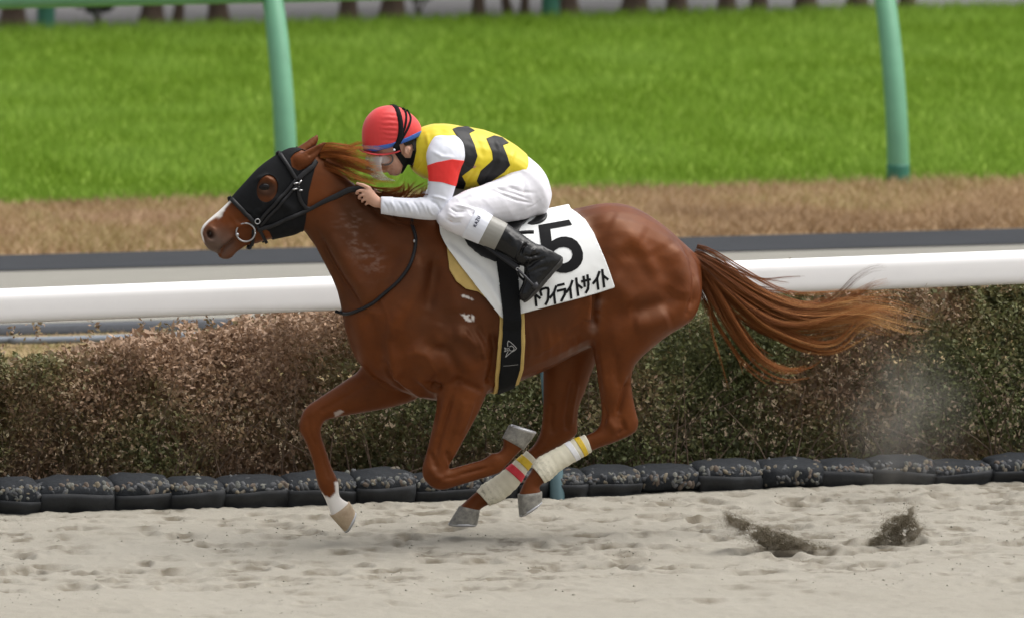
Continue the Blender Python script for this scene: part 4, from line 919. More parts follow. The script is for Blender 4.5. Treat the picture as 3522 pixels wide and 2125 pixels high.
hair('tail', [
    ([(2385, 880), (2440, 900), (2520, 960), (2600, 1015), (2690, 1060), (2800, 1080), (2920, 1065), (3000, 1075), (3090, 1110), (3190, 1130)], 260, 34, 52, 0.22, 1.0, 0.0016, 0, -0.02),
    ([(2385, 885), (2450, 920), (2540, 985), (2640, 1045), (2740, 1075), (2850, 1045), (2940, 1000), (3000, 960)], 170, 34, 44, 0.16, 0.45, 0.0015, 0, 0.03),
    ([(2385, 890), (2440, 940), (2510, 1010), (2600, 1080), (2690, 1120), (2800, 1120), (2920, 1085), (3040, 1060), (3130, 1085)], 230, 36, 46, 0.18, 0.85, 0.0016, 0, -0.03),
    ([(2390, 890), (2440, 940), (2520, 1020), (2620, 1110), (2720, 1165), (2830, 1195), (2900, 1175), (2960, 1110), (3030, 1090)], 130, 34, 26, 0.3, 0.8, 0.0014, 0, -0.05),
    ([(2395, 900), (2440, 960), (2500, 1060), (2560, 1160), (2630, 1240), (2710, 1275), (2790, 1262), (2830, 1230)], 120, 34, 20, 0.35, 0.62, 0.0014, 0, -0.06),
    ([(2395, 900), (2430, 960), (2470, 1040), (2520, 1120), (2590, 1220), (2680, 1270), (2760, 1268)], 90, 36, 24, 0.3, 0.65, 0.0013, 0, 0.05),
    ([(2398, 905), (2425, 960), (2450, 1030), (2480, 1120), (2540, 1200), (2560, 1280), (2610, 1320)], 26, 30, 12, 0.4, 0.75, 0.0012, 0, -0.06),
    ([(2398, 905), (2425, 970), (2440, 1060), (2450, 1140), (2480, 1240), (2508, 1345)], 7, 16, 8, 0.4, 0.7, 0.0012, 0, -0.05),
    ([(2398, 905), (2440, 980), (2490, 1090), (2550, 1190), (2600, 1260), (2635, 1325)], 24, 30, 14, 0.4, 0.7, 0.0012, 0, -0.04),
    ([(2395, 900), (2420, 960), (2450, 1020), (2490, 1060), (2530, 1070)], 90, 44, 60, 0.25, 0.4, 0.0013, 0, 0.04),
    ([(2400, 905), (2430, 950), (2470, 1040), (2500, 1130)], 70, 40, 70, 0.3, 0.45, 0.0013, 0, 0.02),
    ([(2388, 880), (2460, 915), (2560, 965), (2640, 985), (2720, 985), (2800, 975)], 46, 22, 26, 0.2, 0.35, 0.0012, 0, 0.03),
    ([(2420, 900), (2540, 975), (2680, 1050), (2800, 1060), (2880, 1020), (2940, 960), (3000, 925), (3050, 920)], 13, 18, 26, 0.15, 0.25, 0.0012, 0, 0.05),
    ([(2440, 920), (2600, 1030), (2740, 1100), (2870, 1080), (2990, 1010), (3100, 1000), (3160, 1015)], 40, 30, 40, 0.3, 0.8, 0.0012, 0, 0.06)], M_tail, 11, k=15, spreadY=0.020)
mane = [([(1085, 528), (1130, 520), (1190, 530), (1250, 545), (1310, 560)], 90, 26, 44, 0.4, 0.9, 0.0013, 0.0, -0.06),
    ([(1100, 545), (1160, 548), (1230, 575), (1300, 590), (1345, 572)], 130, 34, 40, 0.35, 0.75, 0.0014, -0.01, -0.09),
    ([(1120, 552), (1180, 572), (1250, 602), (1320, 612)], 90, 26, 34, 0.2, 0.55, 0.0014, -0.02, -0.10),
    ([(1105, 535), (1170, 525), (1230, 512), (1275, 490)], 40, 22, 40, 0.5, 0.95, 0.0011, 0.0, -0.03),
    ([(1150, 545), (1185, 520), (1190, 485)], 10, 10, 12, 0.4, 0.8, 0.0010, 0, 0),
    ([(1215, 640), (1260, 640), (1310, 648), (1370, 640)], 40, 16, 18, 0.3, 0.7, 0.0011, 0.0, -0.03),
    ([(1270, 668), (1320, 672), (1380, 668), (1440, 660)], 90, 22, 26, 0.3, 0.6, 0.0013, 0.0, 0.02),
    ([(1320, 682), (1370, 672), (1410, 650), (1430, 625)], 70, 30, 30, 0.35, 0.75, 0.0012, 0.0, 0.02),
    ([(1380, 690), (1405, 660), (1408, 628)], 30, 18, 14, 0.35, 0.6, 0.0011, 0, 0),
    ([(1400, 695), (1430, 665), (1438, 635)], 30, 18, 16, 0.35, 0.6, 0.0011, 0, 0),
    ([(1400, 695), (1440, 675), (1480, 662)], 70, 30, 30, 0.3, 0.6, 0.0012, 0, 0.0),
    ([(1240, 655), (1285, 700), (1340, 745), (1420, 775)], 50, 20, 34, 0.0, 0.12, 0.0014, -0.03, -0.14),
    ([(1300, 685), (1360, 725), (1430, 760), (1480, 775)], 60, 24, 40, 0.0, 0.12, 0.0014, -0.04, -0.16)]
hair('mane', mane, M_mane, 12, k=10, spreadY=0.014)
# ================================================================== tack
M_black = simple('black_leather', (0.010, 0.010, 0.0115), 0.45, 0.25, 40, bump=0.25, bscale=120, spec=0.28)
M_lycra = simple('black_lycra', (0.005, 0.0055, 0.0065), 0.8, 0.2, 60, bump=0.15, bscale=300, spec=0.2)
M_steel = NT('steel').set(color=(0.42, 0.42, 0.43), rough=0.35, metal=1.0).m
mir = lambda vt: (vt[0]*np.array([1, -1, 1]), vt[1][:, ::-1])
def mirp(P): return np.asarray(P)*np.array([1, -1, 1])
hood_poly = [(793, 686), (836, 732), (879, 772), (925, 795), (940, 826), (945, 870), (1040, 850), (1042, 800), (1050, 756), (1060, 662), (1087, 558), (1075, 515), (1040, 470), (950, 450), (740, 640)]
s = polysd(hp_, hood_poly)
ex, ey = hp_[:, 0]-919, hp_[:, 1]-650; a = 0.25
eu, ew = ex*math.cos(a)+ey*math.sin(a), -ex*math.sin(a)+ey*math.cos(a)
s = np.minimum(s, (np.sqrt((eu/35)**2+(ew/47)**2)-1)*38)
s = np.minimum(s, -np.where(hv[:, 1] < 0, polysd(pr_, [(999, 545), (1012, 530), (1050, 510), (1140, 465), (1140, 520), (1090, 560), (1060, 578), (1025, 588), (1003, 576)]), -99))
s = np.minimum(s, -np.where(hv[:, 1] > 0.02, polysd(pr_, [(1004, 530), (1030, 500), (1060, 470), (1110, 440), (1110, 505), (1085, 530), (1045, 548)]), -99))
headmask = polysd(hp_, [(600, 400), (1200, 400), (1200, 900), (600, 900)]) > 0
hood = place(tag(obj('hood', *piece(hv, ht, hn, np.where(headmask, s, -50), 0.006, 0.005), M_lycra), 'tight black fabric hood with eye holes on the horse\'s head', 'hood'), tuple(Wp(950, 800, 0)))
br_root = tuple(Wp(950, 780, 0)); BRO = np.array(br_root)
bridle = empty('bridle', br_root, 'black bridle with steel bit rings and reins over the hood', 'bridle')
def strap(name, path, w, th=0.003, parent=bridle, mat=M_black, O=BRO, n=8):
    v, t = tube(path, w, n, 1, flat=(1.0, max(0.12, th/float(np.mean(w))))); return obj(name, v-O, t, mat, parent)
def wrap(line, off):
    P = on_surface(line, HB, off); return np.concatenate([P, mirp(P)[::-1]])
def both(name, line, w, off=0.012, **k):
    P = on_surface(line, HB, off); strap(name, P, w, **k); strap(name, mirp(P), w, **k)
strap('browband', wrap([(1018, 622), (990, 575), (966, 537), (958, 527)], 0.013), 0.010, 0.006)
strap('noseband', wrap([(880, 772), (838, 728), (800, 690), (788, 680)], 0.012), 0.011, 0.006)
both('noseband_lower', [(880, 772), (898, 800), (918, 838)], 0.008, 0.012)
both('cheekpiece', [(1016, 618), (975, 668), (930, 715), (888, 765)], 0.0085, 0.014)
both('cheekpiece', [(1022, 632), (982, 680), (940, 726), (893, 775)], 0.0075, 0.013)
both('headpiece', [(1084, 556), (1055, 585), (1020, 620)], 0.014, 0.013)
both('throat_lash', [(1022, 640), (1027, 682), (1046, 712), (1066, 717)], 0.009, 0.014)
for a, b in (((1006, 633), (1022, 630)), ((1002, 652), (1018, 650)), ((1023, 655), (1036, 655)), ((1022, 634), (1032, 622))):
    P = on_surface([a, b], HB, 0.021, 2); strap('buckle', P, 0.0045, 0.004, mat=M_steel); strap('buckle', mirp(P), 0.0045, 0.004, mat=M_steel)
P = on_surface([(887, 757), (889, 758)], HB, 0.018, 1)[0]
for sgn in (1, -1):
    th = np.linspace(0, 2*np.pi, 22); rv, rt = tube(P*np.array([1, sgn, 1])+np.stack([0.012*np.cos(th), 0*th, 0.012*np.sin(th)], -1), 0.0028, 6, 1); obj('buckle', rv-BRO, rt, M_steel, bridle)
    q = Wp(845, 800, -0.066); q = q*np.array([1, sgn, 1]); th = np.linspace(0, 2*np.pi, 40)
    rv, rt = tube(q+np.stack([0.044*np.cos(th), -0.010*sgn*np.cos(th), 0.044*np.sin(th)], -1), 0.0042, 8, 1); obj('bit_ring', rv-BRO, rt, M_steel, bridle)
    c = Wp(816, 808, -0.064)*np.array([1, sgn, 1]); bv, bt = ellipsoid(c, np.eye(3)*0.010, 8); obj('bit_end', bv-BRO, bt, M_steel, bridle)
bv, bt = tube([Wp(818, 808, -0.064), Wp(818, 812, 0.0), mirp(Wp(818, 808, -0.064))], 0.006, 8, 3); obj('mouthpiece', bv-BRO, bt, M_steel, bridle)
strap('chin_strap', wrap([(872, 790), (868, 830), (862, 848), (858, 856)], 0.008), 0.008, 0.005)
# reins
rl = [(884, 792), (930, 776), (986, 751), (1064, 717), (1131, 684), (1188, 656), (1232, 652)]
P = on_surface(rl, HB, 0.014); P[:, 1] = np.minimum(P[:, 1], np.linspace(P[0, 1], -0.112, len(P))+0.01)
wv = np.interp(np.linspace(0, 1, len(P)), [0, 0.55, 0.7, 1], [0.010, 0.010, 0.014, 0.015])
strap('rein', P, wv, 0.004); strap('rein', mirp(P), wv, 0.004)
P2 = np.array([P[-1], P[-1]+np.array([0.05, 0.01, -0.02]), Wp(1300, 700, -0.06), Wp(1330, 705, 0.0), mirp(Wp(1300, 700, -0.06)), mirp(P[-1])])
v, t = tube(P2, 0.009, 8, 6, flat=(1, 0.4)); obj('rein', v-BRO, t, M_black, bridle)
# neck strap
ns = on_surface([(1415, 772), (1428, 812), (1428, 850), (1412, 910), (1375, 963), (1323, 1011), (1258, 1056), (1210, 1076), (1184, 1078)], HB, 0.006)
full = np.concatenate([ns, mirp(ns)[::-1]]); O = ns[0]*np.array([1, 0, 1])
v, t = tube(np.concatenate([[Wp(1425, 712, 0.0)+np.array([0, 0, 0.012])], ns, [(ns[-1]+mirp(ns[-1]))/2+np.array([-0.028, 0, 0.01])], mirp(ns)[::-1], [Wp(1425, 712, 0.0)+np.array([0, 0, 0.012])]]), 0.0085, 8, 1)
tag(obj('neck_strap', v-O, t, M_black), 'thin black neck strap looped round the base of the horse\'s neck', 'strap').location = O
q = on_surface([(1424, 834), (1426, 838)], HB, 0.016, 1)[0]
bo = bpy.data.objects['neck_strap']; bv, bt = ellipsoid(q-O, np.diag([0.006, 0.006, 0.009]), 8); obj('buckle', bv, bt, M_steel, bo)

# ---- saddle cloth, pad, girth, saddle
body_mask = polysd(hp_, [(1480, 560), (2200, 560), (2200, 1400), (1480, 1400)])
F2 = Field(torso[0].min(0)-0.12, torso[0].max(0)+0.12, 0.009); F2.add(torso); F2.add(near_hind, 0.07); F2.add(far_hind, 0.07)      # the trunk without its creases, for the cloth to hang on
tv2, tt2 = F2.mesh(0.0, 6); trunk_ = (tv2, tt2, normals(tv2, tt2))
def drape(poly, off, thick, relax, base=None):
    bv_, bt_, bn_ = base or (hv, ht, hn); bp_ = PJs(bv_)
    s = np.minimum(polysd(bp_, poly), polysd(bp_, [(1480, 560), (2200, 560), (2200, 1400), (1480, 1400)]))
    cv, ct, cn = clip(bv_, bt_, s, bn_); cn /= np.linalg.norm(cn, axis=1)[:, None]
    w = cv+cn*off
    b = np.unique(bedges(ct)); sm = lap(w, ct, relax, 0.5, b); nn = normals(sm, ct)
    push = np.maximum(0, np.einsum('ij,ij->i', w-sm, cn)); sm = sm+cn*push[:, None]*0.6; sm = lap(sm, ct, 3, 0.5, b)
    ys_ = lap(sm, ct, 16, 0.5)[:, 1]; sm[:, 1] = np.where(np.abs(sm[:, 1]) > 0.08, np.sign(sm[:, 1])*np.maximum(np.abs(ys_), np.abs(sm[:, 1])-0.004), sm[:, 1])
    return sm, ct, normals(sm, ct)
cloth_poly = [(1506, 600), (1506, 770), (1512, 810), (1537, 862), (1630, 977), (1724, 1092), (1760, 1086), (1791, 1077), (1950, 1032), (2111, 987), (2078, 900), (2040, 812), (2012, 769), (1985, 748), (1965, 735), (1950, 700), (1935, 600)]
pad_poly = [(1535, 800), (1537, 862), (1546, 928), (1568, 970), (1600, 994), (1645, 1004), (1700, 1050), (1800, 1040), (1860, 900), (1860, 600), (1535, 600)]
M_clothw = simple('cloth_white', (0.80, 0.81, 0.80), 0.55, 0.03, 6, bump=0.12, bscale=20)
M_felt = simple('felt_yellow', (0.55, 0.385, 0.125), 0.85, 0.1, 20, bump=0.2)
sm, ct, cn = drape(pad_poly, 0.012, 0.01, 6)
base = tuple(Wp(1700, 1000, 0)); BO = np.array(base)
pad = place(tag(obj('saddle_pad', *shell(sm, ct, cn, 0.002, 0.009), M_felt), 'mustard yellow felt pad showing below the front of the white cloth', 'saddle pad'), base)
e_poly = [(1537, 862), (1546, 928), (1568, 970), (1600, 994), (1645, 1004)]
ep = on_surface(e_poly, bvh_of(sm, ct), 0.003); v, t = tube(ep, 0.006, 6, 1); obj('piping', v-BO, t, simple('piping_yellow', (0.68, 0.47, 0.13), 0.7), pad)
sm, ct, cn = drape(cloth_poly, 0.028, 0.004, 10, trunk_)
pc = PJs(sm)
rp = 0.010*np.exp(-(polyd(pc, [(1545, 850), (1600, 900), (1660, 950), (1725, 1050)])[0]/14)**2) - 0.006*np.exp(-(polyd(pc, [(1560, 845), (1640, 905), (1700, 960)])[0]/16)**2)
rp = rp + 0.004*fbm(sm[:, 0]*7, sm[:, 2]*7, 3, 6); sm = sm+cn*rp[:, None]; cn = normals(sm, ct)
cloth = place(tag(obj('saddle_cloth', *shell(sm, ct, cn, 0.0, 0.004), M_clothw), 'white saddle cloth bearing a black number 5 and katakana name', 'saddle cloth'), base)
CB = bvh_of(sm, ct)
M_print = NT('print_black').set(color=(0.008, 0.008, 0.009), rough=0.75, spec=0.15).m
c3 = lambda p: np.asarray(p, float)/2.1243+np.array([1450, 650])
five = [(853, 268), (1078, 228), (1100, 266), (941, 296), (951, 384), (985, 364), (1020, 353), (1055, 351), (1100, 362), (1135, 385), (1163, 425), (1179, 470), (1178, 515), (1164, 550), (1138, 580), (1100, 603), (1055, 616), (1010, 614), (960, 596), (925, 570), (905, 540),
    (990, 535), (1010, 545), (1040, 547), (1072, 533), (1094, 510), (1102, 482), (1094, 452), (1072, 434), (1040, 427), (1005, 432), (975, 450), (958, 470), (876, 442)]
v, t = decal([c3(five)], CB, 0.0025, 8); obj('number', v-BO, t, M_print, cloth)['label'] = 'black digit 5'
to = [[(0.34, 0.0), (0.34, 1.0)], [(0.36, 0.34), (0.85, 0.62)]]
wa = [[(0.05, 0.42), (0.05, 0.1), (0.88, 0.1), (0.86, 0.45), (0.72, 0.78), (0.42, 1.0)]]
ii = [[(0.92, 0.03), (0.60, 0.36), (0.08, 0.60)], [(0.58, 0.36), (0.58, 1.0)]]
ra = [[(0.15, 0.07), (0.85, 0.07)], [(0.05, 0.38), (0.92, 0.38), (0.82, 0.68), (0.35, 1.0)]]
sa = [[(0.02, 0.30), (0.98, 0.30)], [(0.28, 0.05), (0.28, 0.62)], [(0.74, 0.02), (0.74, 0.55), (0.62, 0.82), (0.34, 1.0)]]
nm = [(to, 803, 735), (wa, 866, 727), (ii, 925, 722), (ra, 985, 700), (ii, 1043, 683), (to, 1108, 660), (sa, 1165, 640), (ii, 1240, 618), (to, 1298, 598)]
for ch, x0, y0 in nm:
    polys = []
    for stn in ch:
        L = np.array(stn); L2 = np.stack([x0+L[:, 0]*62+L[:, 1]*14, y0-L[:, 0]*15+L[:, 1]*122], -1)
        if len(L2) > 2: L2 = catmull(L2, 3) if len(L2) > 4 else L2
        for a, b in zip(L2[:-1], L2[1:]):
            d = (b-a)/np.linalg.norm(b-a); polys.append(c3(stroke_poly([a-d*6, b+d*6], 18)))
    v, t = decal(polys, CB, 0.0025, 9); obj('name_character', v-BO, t, M_print, cloth)

saddle = empty('saddle', base, 'small black racing saddle with girth and stirrups under the jockey', 'saddle')
ylw = [(1700, 1040), (1719, 1092), (1716, 1191), (1709, 1262), (1702, 1318), (1695, 1345), (1700, 1420), (1790, 1400), (1779, 1318), (1798, 1262), (1805, 1168), (1803, 1074), (1800, 1030)]
blk = [(1702, 890), (1714, 980), (1725, 1074), (1728, 1140), (1727, 1191), (1721, 1262), (1713, 1318), (1706, 1350), (1712, 1420), (1775, 1400), (1764, 1318), (1784, 1262), (1790, 1200), (1791, 1121), (1784, 1027), (1777, 890)]
s = np.where(near | (hv[:, 1] > 0), polysd(hp_, ylw), -9)
gm, gt, gn = drape(ylw, 0.012, 0.008, 8); obj('girth_lining', *(lambda vt: (vt[0]-BO, vt[1]))(shell(gm, gt, gn, 0.0, 0.008)), M_felt, saddle)
gm, gt, gn = drape(blk, 0.020, 0.006, 8)
up_ = np.clip((1135-PJs(gm)[:, 1])/35, 0, 1)*0.024; gm = gm+gn*up_[:, None]
gir = obj('girth', *(lambda vt: (vt[0]-BO, vt[1]))(shell(gm, gt, gn, 0.0, 0.006)), M_lycra, saddle)
GB = bvh_of(gm, gt); c3b = lambda p: [tuple(c3(q)) for q in p]
logo = [[(633, 1105), (652, 1118), (676, 1140), (693, 1160)], [(633, 1105), (627, 1125), (630, 1150)], [(693, 1160), (680, 1175), (655, 1188), (635, 1205), (613, 1225)], [(605, 1155), (622, 1165), (640, 1160)], [(605, 1185), (625, 1175), (640, 1178)], [(605, 1155), (612, 1170), (605, 1185)], [(613, 1225), (622, 1200), (632, 1182)], [(640, 1150), (655, 1142), (672, 1152), (676, 1168), (662, 1180), (645, 1176), (638, 1162)]]
polys = []
for L in logo:
    for a, b in zip(L[:-1], L[1:]): polys.append(c3(stroke_poly([a, b], 5)))
polys += [c3(stroke_poly([(575, 1290), (640, 1286)], 2.5)), c3(stroke_poly([(640, 1286), (705, 1278)], 2.5))]
v, t = decal(polys, GB, 0.003, 9); obj('emblem', v-BO, t, NT('emblem_thread').set(color=(0.36, 0.36, 0.36), rough=0.6).m, gir)['label'] = 'thin grey outline of a bird'
flap = [(1548, 700), (1572, 790), (1584, 815), (1605, 850), (1650, 887), (1700, 908), (1776, 906), (1772, 830), (1790, 795), (1830, 765), (1868, 735), (1868, 640), (1548, 640)]
M_gloss = simple('saddle_gloss', (0.014, 0.014, 0.015), 0.28, 0.2, 30, spec=0.35)
fm_, ft_, fn_ = drape(flap, 0.042, 0.006, 14, trunk_); obj('flap', *(lambda vt: (vt[0]-BO, vt[1]))(shell(fm_, ft_, fn_, 0.0, 0.008)), M_gloss, saddle)
sv, st_ = loft([(1545, 718, 1545, 760, 0.03), (1570, 722, 1570, 775, 0.07), (1640, 730, 1640, 790, 0.10), (1720, 745, 1720, 800, 0.13), (1800, 742, 1800, 790, 0.155), (1845, 727, 1845, 770, 0.15), (1866, 722, 1866, 752, 0.10), (1873, 726, 1873, 742, 0.04)])
obj('seat', sv-BO, st_, M_gloss, saddle)
strp = np.array([Wp(1776, 803, -0.262), Wp(1805, 800, -0.275), Wp(1836, 799, -0.282)]); v, t = tube(strp, 0.009, 8, 3); obj('strap_end', v-BO, t, M_black, saddle)
YS = -0.385
for sgn in (1, -1):
    M1 = np.array([1, sgn, 1])
    for dx in (0, 14):
        P = np.array([Wp(1668+dx, 845, -0.315), Wp(1722+dx, 885, -0.350), Wp(1779+dx*0.5, 926-dx*0.3, -0.378)])*M1
        v, t = tube(P, 0.0085, 8, 4, flat=(1, 0.4)); obj('stirrup_leather', v-BO, t, M_black, saddle)
    A = [tube(np.array([Wp(1780, 927, -0.38), Wp(1800, 945, -0.40), Wp(1822, 968, -0.412), Wp(1838, 984, -0.410)])*M1, 0.0062, 8, 4),
         tube(np.array([Wp(1780, 927, -0.38), Wp(1786, 948, -0.345), Wp(1806, 968, -0.315), Wp(1830, 984, -0.315)])*M1, 0.0062, 8, 4),
         tube(np.array([Wp(1842, 984, -0.418), Wp(1842, 984, -0.36), Wp(1838, 984, -0.305)])*M1, [0.020, 0.017, 0.016], 6, 3, flat=(1.0, 0.75))]
    v, t = join(*A); obj('stirrup_iron', v-BO, t, simple('iron_dark', (0.045, 0.045, 0.05), 0.4, 0.2, metal=0.5), saddle)
    th = np.linspace(0, 2*np.pi, 16); bv, bt = tube((Wp(1780, 926, -0.386))*M1+np.stack([0.007*np.cos(th), 0*th, 0.007*np.sin(th)], -1), 0.002, 6, 1); obj('stirrup_buckle', bv-BO, bt, M_steel, saddle)
# ================================================================== the jockey
j_torso = [(1436, 462, 1420, 560, 0.060), (1470, 441, 1446, 592, 0.110), (1510, 433, 1482, 614, 0.160), (1548, 434, 1520, 630, 0.180), (1600, 441, 1572, 644, 0.178), (1660, 454, 1622, 650, 0.165),
    (1720, 476, 1680, 640, 0.150), (1772, 508, 1730, 634, 0.142), (1802, 532, 1755, 645, 0.145)]
j_pelvis = [(1760, 506, 1715, 640, 0.130), (1812, 543, 1765, 655, 0.152), (1848, 575, 1785, 700, 0.168), (1873, 612, 1798, 732, 0.165), (1883, 660, 1825, 738, 0.140), (1872, 700, 1848, 736, 0.085)]
thigh_n = [(1820, 575, 1868, 722, 0.080, -0.085), (1760, 600, 1810, 747, 0.088, -0.120), (1700, 628, 1740, 760, 0.084, -0.165), (1641, 650, 1660, 768, 0.075, -0.205), (1590, 668, 1595, 785, 0.067, -0.235), (1548, 695, 1545, 790, 0.060, -0.250), (1518, 730, 1520, 778, 0.046, -0.252), (1508, 745, 1510, 765, 0.028, -0.252)]
shin_n = [(1545, 700, 1522, 772, 0.050, -0.255), (1590, 706, 1552, 795, 0.056, -0.262), (1640, 722, 1600, 812, 0.057, -0.275), (1690, 750, 1650, 832, 0.054, -0.295), (1740, 776, 1704, 857, 0.049, -0.315), (1781, 806, 1738, 873, 0.046, -0.330), (1826, 838, 1776, 900, 0.042, -0.345), (1852, 852, 1800, 908, 0.040, -0.350)]
foot_n = [(1862, 852, 1926, 888, 0.026, -0.352), (1842, 868, 1924, 908, 0.036, -0.355), (1815, 905, 1900, 932, 0.038, -0.358), (1812, 945, 1872, 962, 0.040, -0.360), (1806, 978, 1846, 994, 0.040, -0.362), (1793, 1008, 1820, 1020, 0.034, -0.362), (1792, 1024, 1804, 1032, 0.018, -0.362)]
uarm_n = [(1500, 476, 1565, 474, 0.045, -0.150), (1480, 508, 1588, 498, 0.060, -0.172), (1472, 542, 1591, 542, 0.064, -0.188), (1479, 585, 1575, 582, 0.056, -0.198), (1482, 630, 1566, 626, 0.050, -0.205), (1480, 672, 1550, 672, 0.047, -0.208), (1470, 692, 1538, 715, 0.046, -0.208), (1448, 692, 1512, 750, 0.044, -0.205)]
farm_n = [(1490, 688, 1530, 738, 0.040, -0.208), (1455, 689, 1490, 752, 0.044, -0.204), (1420, 689, 1428, 747, 0.042, -0.196), (1365, 686, 1362, 738, 0.036, -0.170), (1314, 684, 1310, 729, 0.029, -0.138)]
hand_n = [(1330, 690, 1322, 716, 0.020, -0.145), (1312, 683, 1303, 716, 0.022, -0.132), (1296, 670, 1284, 714, 0.024, -0.126), (1280, 651, 1262, 698, 0.026, -0.120), (1267, 640, 1247, 676, 0.024, -0.116), (1257, 641, 1244, 664, 0.014, -0.114)]
def finger(P, r): return tube(np.array([Wp(x, y, Y) for x, y, Y in P]), r, 10, 5)
fing = [finger([(1276, 652, -0.126), (1256, 641, -0.130), (1240, 636, -0.124), (1224, 631, -0.108)], [0.011, 0.0105, 0.010, 0.0075]),
    finger([(1262, 658, -0.122), (1244, 656, -0.128), (1230, 660, -0.122), (1226, 667, -0.106), (1236, 668, -0.100)], [0.010, 0.0095, 0.0088, 0.008, 0.0072]),
    finger([(1260, 672, -0.122), (1247, 671, -0.126), (1235, 677, -0.116), (1236, 684, -0.102), (1246, 682, -0.098)], [0.010, 0.0095, 0.0088, 0.008, 0.0072]),
    finger([(1266, 685, -0.122), (1254, 686, -0.122), (1245, 692, -0.110), (1249, 696, -0.098)], [0.0095, 0.009, 0.0082, 0.007]),
    finger([(1274, 697, -0.122), (1264, 700, -0.118), (1257, 704, -0.106), (1261, 706, -0.097)], [0.0085, 0.008, 0.0072, 0.0062])]
j_head = [(1300, 395, 1380, 375, 0.050), (1268, 425, 1412, 398, 0.070), (1262, 470, 1425, 430, 0.078), (1272, 508, 1426, 462, 0.078), (1286, 536, 1420, 490, 0.072), (1300, 562, 1412, 512, 0.066), (1318, 584, 1404, 540, 0.058), (1338, 600, 1398, 562, 0.046), (1356, 606, 1388, 582, 0.030), (1366, 606, 1380, 594, 0.016)]
j_nose = [(1290, 545, 1310, 552, 0.008), (1290, 566, 1318, 572, 0.012), (1292, 586, 1326, 586, 0.017), (1304, 594, 1330, 594, 0.012)]
j_neck = [(1410, 470, 1388, 560, 0.052), (1435, 468, 1412, 565, 0.056), (1470, 460, 1445, 575, 0.062)]
j_ear = [(1392, 505, 1412, 500, 0.006, -0.076), (1388, 518, 1414, 512, 0.010, -0.080), (1390, 530, 1410, 526, 0.009, -0.080), (1396, 538, 1406, 536, 0.005, -0.076)]
L_ = lambda st, **k: loft(st, n=22, sub=4, **k)
LO = {k: L_(s) for k, s in dict(torso=j_torso, pelvis=j_pelvis, thigh=thigh_n, shin=shin_n, foot=foot_n, uarm=uarm_n, farm=farm_n, hand=hand_n, head=j_head, nose=j_nose, neck=j_neck, ear=j_ear).items()}
def far(vt, dz=0.0, s=1.0):
    v, t = mir(vt); v = v+np.array([0.095 if dz else 0, 0, dz]); return v, t
av = np.concatenate([v for v, _ in LO.values()]); lo, hi = av.min(0)-0.06, av.max(0)+0.06; hi[1] = 0.47
def build(parts, iso=0.0, vox=0.0058, smooth=2):
    vs = np.concatenate([p[0][0] for p in parts]); Fj = Field(vs.min(0)-0.07, vs.max(0)+0.07, vox, 8)
    for p, k in parts: Fj.add(p, k)
    return Fj.mesh(iso, smooth)
L = LO; sdn = -0.035
jroot = tuple(Wp(1800, 740, 0)); JO = np.array(jroot)
jockey = empty('person', jroot, 'jockey crouched over the saddle in yellow and black silks with a red cap', 'person')
def J(name, vt, mat, attrs=None, parent=None): 
    o = obj(name, vt[0]-JO, vt[1], mat, jockey, attrs=attrs)
    return o
mk = NT('skin'); v_ = mk.obj(); mk.set(color=mk.ramp(mk.noise(40, 4, 0.6, v_), [(0.3, (0.50, 0.27, 0.185)), (0.7, (0.60, 0.35, 0.25))]), rough=0.5, sub=0.08); mk.b.inputs['Subsurface Radius'].default_value = (0.02, 0.008, 0.005); M_skin = mk.m
parts = [(L['torso'], 0), (L['pelvis'], .008), (L['thigh'], .012), (far(L['thigh']), .012), (L['shin'], .012), (far(L['shin']), .012), (L['foot'], .012), (far(L['foot']), .012), (L['uarm'], .02), (far(L['uarm'], sdn*0.4), .02),
    (L['farm'], .012), (far(L['farm'], sdn), .012), (L['hand'], .012), (far(L['hand'], sdn), .012), (L['neck'], .02), (L['head'], .015), (L['nose'], .008), (L['ear'], .005), (far(L['ear']), .005)]
for f_ in fing: parts += [(f_, 0.003), (far(f_, sdn), 0.003)]
jv, jt = build(parts, -0.0005, 0.0058, 1)
jp = PJs(jv); jn = normals(jv, jt); jside = np.clip(np.abs(jn[:, 1])*1.5, 0, 1)
def jr(line, w, amp):
    global jv
    d, _ = polyd(jp, line); jv = jv+jn*(amp*np.exp(-(d/w)**2))[:, None]
jr([(1312, 545), (1326, 541), (1338, 540)], 5, -0.006); jr([(1300, 532), (1325, 526), (1345, 524)], 5, 0.003)
jr([(1322, 602), (1340, 592), (1348, 586)], 2.6, -0.005); jr([(1330, 608), (1346, 600)], 3, 0.003); jr([(1322, 593), (1336, 584)], 3, 0.003)
jr([(1335, 566), (1356, 560)], 11, 0.004); jr([(1400, 515), (1403, 528)], 4, -0.004)
J('body', (jv, jt), M_skin)
JB = bvh_of(jv, jt); jn = normals(jv, jt); jp = PJs(jv)

